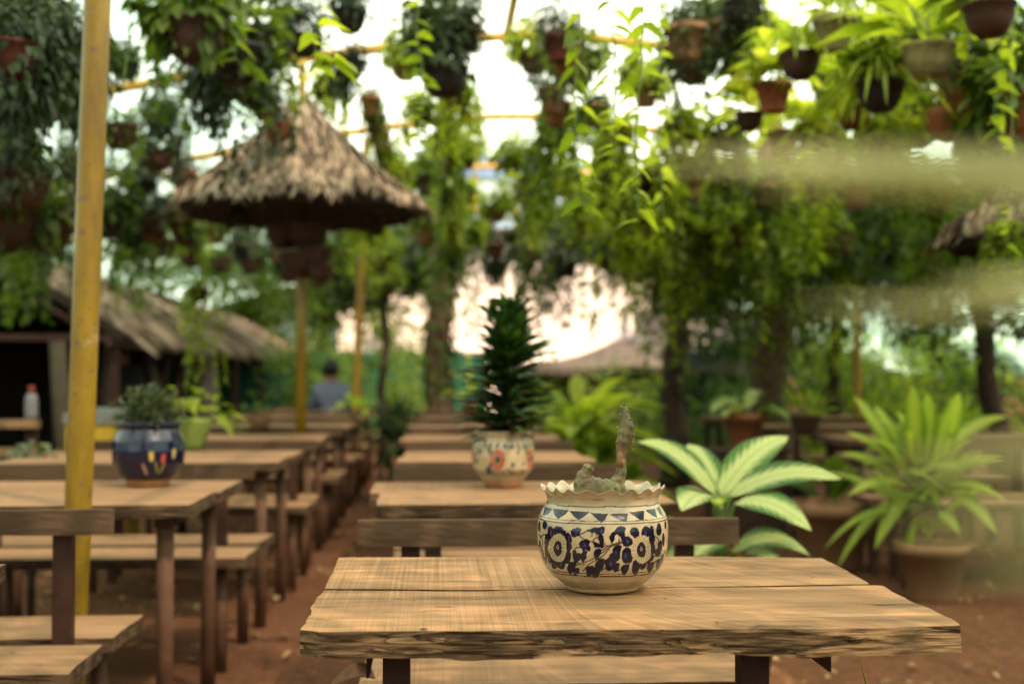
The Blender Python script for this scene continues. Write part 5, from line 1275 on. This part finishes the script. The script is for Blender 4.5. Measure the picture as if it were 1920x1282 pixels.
vine('thin vine with heart-shaped leaves, middle of the three at the top centre', [(1150, -160), (1148, 60), (1156, 180), (1150, 320)], 3.7, 26, .09)
vine('thin vine with heart-shaped leaves, right of the three at the top centre', [(1205, -160), (1206, 60), (1196, 200), (1192, 330), (1200, 420)], 3.8, 28, .085)
vine('vine with large leaves at the top left, before the big brown pot', [(440, -160), (455, 40), (440, 110), (470, 140)], 4.6, 10, .11, 'mid')
vine('vine with bright leaves hanging over the cone finial', [(590, -160), (600, 40), (588, 120), (640, 110)], 4.4, 14, .12)
vine('vine with dark heart leaves right beside the thick yellow post', [(238, -160), (246, 40), (240, 100), (230, 170)], 4.3, 9, .06, 'dark')
vine('vine of bright leaves left of the dark bowl over the ivy trunk', [(785, -160), (782, 60), (795, 160), (785, 260)], 5.2, 20, .10)
vine('leafy vine at the right edge near the pots', [(1880, -160), (1876, 60), (1868, 200), (1880, 300)], 4.6, 20, .09)
vine('vine dangling over the thick trunk at right', [(1400, 380), (1425, 480), (1428, 560), (1424, 640)], 8.8, 22, .10)
vine('vine with bright leaves before the dark thatched parasol', [(1898, 300), (1890, 400), (1888, 470)], 4.8, 9, .09)
vine('vine between the dark bushy plant and the yellow leaves', [(1232, -120), (1240, 90), (1236, 260), (1245, 420)], 5.2, 26, .085)

# ================================================================== far things
GF = simple('green_fence_netting', (.008, .065, .032), .6, .35, 1.5)
for (x0, x1, lab) in ((-5.5, .9, 'green netting fence left of the far grey hut'),):
    t = thing('fence', lab, 'fence', ((x0 + x1) / 2, 23.5, 0)); h_ = (x1 - x0) / 2
    b = MB(); b.box((0, 0, .8), (2 * h_, .03, 1.55)); b.build('netting', GF, t)
    for k in range(5):
        b = MB(); b.tube([(-h_ + k * h_ / 2, .06, 0), (-h_ + k * h_ / 2, .06, 1.7)], .035, 8); b.build('post', W_POST, t)
# far hut with a grey sagging roof
t = thing('far_hut', 'small far hut with a peaked grey thatch roof at centre', 'hut', (3.05, 21, 0))
GT = simple('grey_thatch', (.10, .08, .062), .9, .4, 6, .01)
b = MB(); vv = []; 
for i in range(17):
    u = i / 16; zt = 1.34 + .36 * math.exp(-((u - .55) / .2) ** 2) + .06 * math.sin(u * 3.1)
    x = -1.9 + 3.8 * u
    vv += [(x, -.9, 1.28 + .02 * math.sin(i)), (x, 0, zt), (x, .9, 1.26)]
b.add(vv, [q for i in range(16) for q in ((i * 3, (i + 1) * 3, (i + 1) * 3 + 1, i * 3 + 1), (i * 3 + 1, (i + 1) * 3 + 1, (i + 1) * 3 + 2, i * 3 + 2))]); o = b.build('roof', GT, t)
so_ = o.modifiers.new('s', 'SOLIDIFY'); so_.thickness = .12
for x in (-1.7, -.6, .6, 1.7):
    b = MB(); b.box((x, -.7, .58), (.08, .08, 1.16)); b.build('post', W_POST, t)
b = MB(); b.box((.95, .2, .62), (1.95, .05, 1.2)); b.build('screen', GF, t)
b = MB(); b.box((-.93, .26, .6), (1.95, .05, 1.15)); b.build('screen', STALLW, t)
# far building with grey-blue metal roof
BW = simple('pink_plaster', (.88, .76, .66), .9, .1, .4); BR = simple('blue_grey_metal', (.20, .26, .30), .4, .2, 1); WD = simple('dark_window', (.03, .035, .04), .2)
t = thing('building', 'far pale pink building with a blue grey metal roof behind the centre gap', 'building', (3.4, 34, 0))
b = MB(); b.box((0, 3, 2.55), (12, 6, 5.1)); b.build('wall', BW, t)
b = MB(); b.add([(-6.4, -.5, 5.0), (6.4, -.5, 5.0), (6.4, 3, 6.6), (-6.4, 3, 6.6), (-6.4, 6.5, 5.0), (6.4, 6.5, 5.0)], [(0, 1, 2, 3), (3, 2, 5, 4), (0, 3, 4), (1, 5, 2), (0, 4, 5, 1)]); b.build('roof', BR, t)
for x in (-4.4, -3.1, 3.4, 4.9):
    b = MB(); b.box((x, -.02, 1.4), (.9, .08, 1.0)); f_ = b.build('window', BW, t); b = MB(); b.box((x, -.065, 1.4), (.76, .02, .86)); b.build('pane', WD, f_)
# persons sitting far off
SKIN = simple('skin', (.16, .085, .05), .5, .1, 9); HAIR = simple('black_hair', (.012, .010, .009), .5)
def person(label, loc, rz, shirt, trousers):
    t = thing('person', label, 'person', loc, rz)
    V = [(0, 0, .50), (0, 0, .72), (0, .02, .98), (0, .01, 1.08), (0, -.02, 1.17), (0, -.02, 1.27),
         (.17, .02, .97), (.21, -.06, .72), (.12, -.28, .74), (.06, -.36, .76), (-.17, .02, .97), (-.21, -.06, .72), (-.12, -.28, .74), (-.06, -.36, .76),
         (.10, -.02, .50), (.12, -.40, .50), (.12, -.42, .10), (.12, -.54, .05), (-.10, -.02, .50), (-.12, -.40, .50), (-.12, -.42, .10), (-.12, -.54, .05)]
    E = [(0, 1), (1, 2), (2, 3), (3, 4), (4, 5), (2, 6), (6, 7), (7, 8), (8, 9), (2, 10), (10, 11), (11, 12), (12, 13), (0, 14), (14, 15), (15, 16), (16, 17), (0, 18), (18, 19), (19, 20), (20, 21)]
    Rr = [.14, .13, .14, .055, .085, .075, .065, .045, .035, .03, .065, .045, .035, .03, .09, .07, .045, .035, .09, .07, .045, .035]
    me = bpy.data.meshes.new('body'); me.from_pydata([Vector(v) for v in V], E, []); me.materials.append(SKIN)
    o = link('body', me, t); o.modifiers.new('k', 'SKIN'); ss = o.modifiers.new('s', 'SUBSURF'); ss.levels = 2; ss.render_levels = 2
    for i, r_ in enumerate(Rr): me.skin_vertices[0].data[i].radius = (r_, r_ * .9)
    me.skin_vertices[0].data[0].use_root = True
    def cloth(nm, idx, mat_, k_):
        mp_ = {v: i for i, v in enumerate(idx)}; me2 = bpy.data.meshes.new(nm); me2.from_pydata([Vector(V[i]) for i in idx], [(mp_[a], mp_[b_]) for a, b_ in E if a in mp_ and b_ in mp_], []); me2.materials.append(mat_)
        o2 = link(nm, me2, t); o2.modifiers.new('k', 'SKIN'); s2 = o2.modifiers.new('s', 'SUBSURF'); s2.levels = 2; s2.render_levels = 2
        for j, i in enumerate(idx): me2.skin_vertices[0].data[j].radius = (Rr[i] * k_, Rr[i] * .9 * k_)
        me2.skin_vertices[0].data[0].use_root = True
    cloth('shirt', [0, 1, 2, 3, 6, 7, 10, 11], shirt, 1.3); cloth('trousers', [0, 14, 15, 16, 18, 19, 20], trousers, 1.14)
    b = MB(); b.lathe([(0, .12), (.05, .11), (.085, .07), (.1, .01), (.095, -.04), (.07, -.07)], 20, o=(0, .0, 1.21)); b.build('hair', HAIR, t)
    return t
SH1 = simple('blue_grey_shirt', (.12, .14, .19), .8); TR = simple('dark_trousers', (.03, .03, .04), .8)
p = atY(620, 745, 14.6); person('seated person in a blue grey shirt beyond the left row, beside the slim leaning post', (p.x, 14.6, 0), R(200), SH1, TR)
p = atY(228, 640, 14.5); person('dark-haired person in dark clothes in the stall doorway, above the yellow freezer', (p.x, 14.5, .22), R(10), simple('black_shirt', (.012, .012, .014), .8), TR)
b = MB(); b.box((0, 0, .33), (.42, .42, .05)); 
t = thing('stool', 'dark stool under the person in the stall doorway', 'stool', (p.x, 14.52, .22)); link('seat', b.mesh('seat', STALLW), t)
for a in (-1, 1):
    for c_ in (-1, 1): b = MB(); b.box((a * .17, c_ * .17, .045), (.04, .04, .52)); b.build('leg', STALLW, t)
# far planting
def hedge(name, label, x0, x1, y0, y1, z0_, z1_, n, mats, lf, cl=30):
    cs = np.stack([npr.uniform(x0, x1, cl), npr.uniform(y0, y1, cl), z0_ + (z1_ - z0_) * npr.rand(cl) ** 1.3], 1)
    k = npr.randint(0, cl, n); off = sph(n) * (npr.rand(n, 1) ** .5) * np.array([(x1 - x0) / cl * 2.2 + .25, .5, .42])
    Pq = cs[k] + off; Pq[:, 2] = np.abs(Pq[:, 2])
    tag(link(name, leafmesh(name, [leaves(Pq, off + [0, 0, .1], lf * (.6 + .8 * npr.rand(n)), lf * .45, 'oval', .3)], LM[mats])), label, 'planting', kind='stuff')
hedge('far_shrubbery', 'sunlit shrubbery beyond the right-hand tables', 4.2, 12, 14.5, 19, .1, 1.7, 6200, 'bright', .12)
hedge('far_shrubbery', 'dense dark shrubbery behind the sunlit shrubs on the right', 4.0, 14, 19.5, 24, .1, 3.5, 26000, 'dark', .14, 150)
hedge('light_block_planting', 'added tall dense planting along the right side of the shelter, blocking side light', 5.6, 7.6, -4, 13, .1, 3.0, 9000, 'dark', .2, 60)  # three plantings added around the view to darken light from sides and behind
hedge('light_block_planting', 'added tall dense planting along the left side behind the stall, blocking side light', -8, -6, -4, 13, .1, 3.0, 9000, 'dark', .2, 60)
hedge('light_block_planting', 'added unseen dense planting behind the camera, blocking light from the front', -6, 6, -6.5, -5, .1, 3.0, 9000, 'dark', .2, 60)
hedge('far_shrubbery', 'dark shrubbery low between the trunks', 2.2, 8.5, 15.5, 20, .0, 1.1, 4200, 'mid', .12)
hedge('far_shrubbery', 'shrubbery beyond the aisle left of the ivy-covered trunk', -2.3, -.2, 17.5, 22, .1, 1.7, 6000, 'mid', .11, 60)
hedge('far_shrubbery', 'shrubbery around the far grey hut', .4, 5, 17, 20, .0, .9, 2600, 'mid', .11)
hedge('hanging_greenery', 'unseen climbing greenery added under the net over the camera and the front table, breaking up the light', -5, 5, -4, 2.3, 2.75, 3.4, 12000, 'mid', .11, 90)  # added out of view to mottle the pot reflections and dim the front
hedge('far_treetops', 'tall far treetops beyond the fence', -14, 0, 27, 36, 0.3, 6.0, 12000, 'mid', .36, 70)
hedge('far_treetops', 'tall far treetops behind the right-hand trees', 6, 20, 27, 36, .3, 6.5, 12000, 'dark', .36, 70)
hedge('hanging_greenery', 'climbing greenery high beyond the long thatched stall roof', -4.4, -1.0, 19, 22, 2.5, 3.4, 7000, 'mid', .11, 60)
hedge('hanging_greenery', 'dark climbing greenery hanging over the far grey hut', 1.25, 3.2, 14.7, 15.8, 2.05, 3.1, 5200, 'dark', .085, 40)
hedge('hanging_greenery', 'mass of climbing greenery under the far net on the right', 2.6, 8.6, 12.8, 15, 1.9, 3.4, 12000, 'dark', .09, 80)
hedge('hanging_greenery', 'mass of climbing greenery under the far net on the left', -6.5, -.6, 14, 17, 2.55, 3.4, 7000, 'mid', .11, 60)

# ------------------------------------------------------------------ out-of-focus blades beside the camera
t = thing('overhanging_plant', 'very blurred yellow green blades reaching in from the right edge, close to the camera', 'plant', (.42, .36, 0))
o = Vector((.42, .36, 0)); P = []; D = []; Ls = []; Ws = []
for (x0, y0, x1, y1, d0, d1, w_) in ((2200, 322, 1215, 300, .42, .40, .016), (2200, 372, 1400, 345, .40, .42, .010), (2200, 585, 1480, 572, .40, .41, .006), (2200, 520, 1750, 545, .40, .40, .012), (2240, 830, 1640, 880, .32, .33, .007), (2240, 960, 1660, 985, .32, .32, .006), (2240, 1060, 1760, 1070, .30, .32, .005)):
    a = atY(x0, y0, d0) - o; c = atY(x1, y1, d1) - o; P.append(a); D.append(c - a); Ls.append((c - a).length); Ws.append(w_)
b = MB()
for k in range(len(P)):
    link('blade', leafmesh('blade', [leaves(P[k:k + 1], D[k:k + 1], np.array(Ls[k:k + 1]), np.array(Ws[k:k + 1]), 'blade', .0, .1, upv=np.array((.1, -.75, .6)))], LM['blade']), t)
b.tube([(0, 0, 0), (.01, 0, .7), (-.02, 0, 1.0), (-.05, 0, 1.25)], [.012, .010, .007, .004], 8)
for a in P: b.tube([(-.02, 0, .95), (Vector(a) + Vector((-.02, 0, .95))) / 2 + Vector((.03, 0, .03)), a], .003, 5)
b.build('stem', STEMG, t)
print('objects', len(bpy.data.objects))
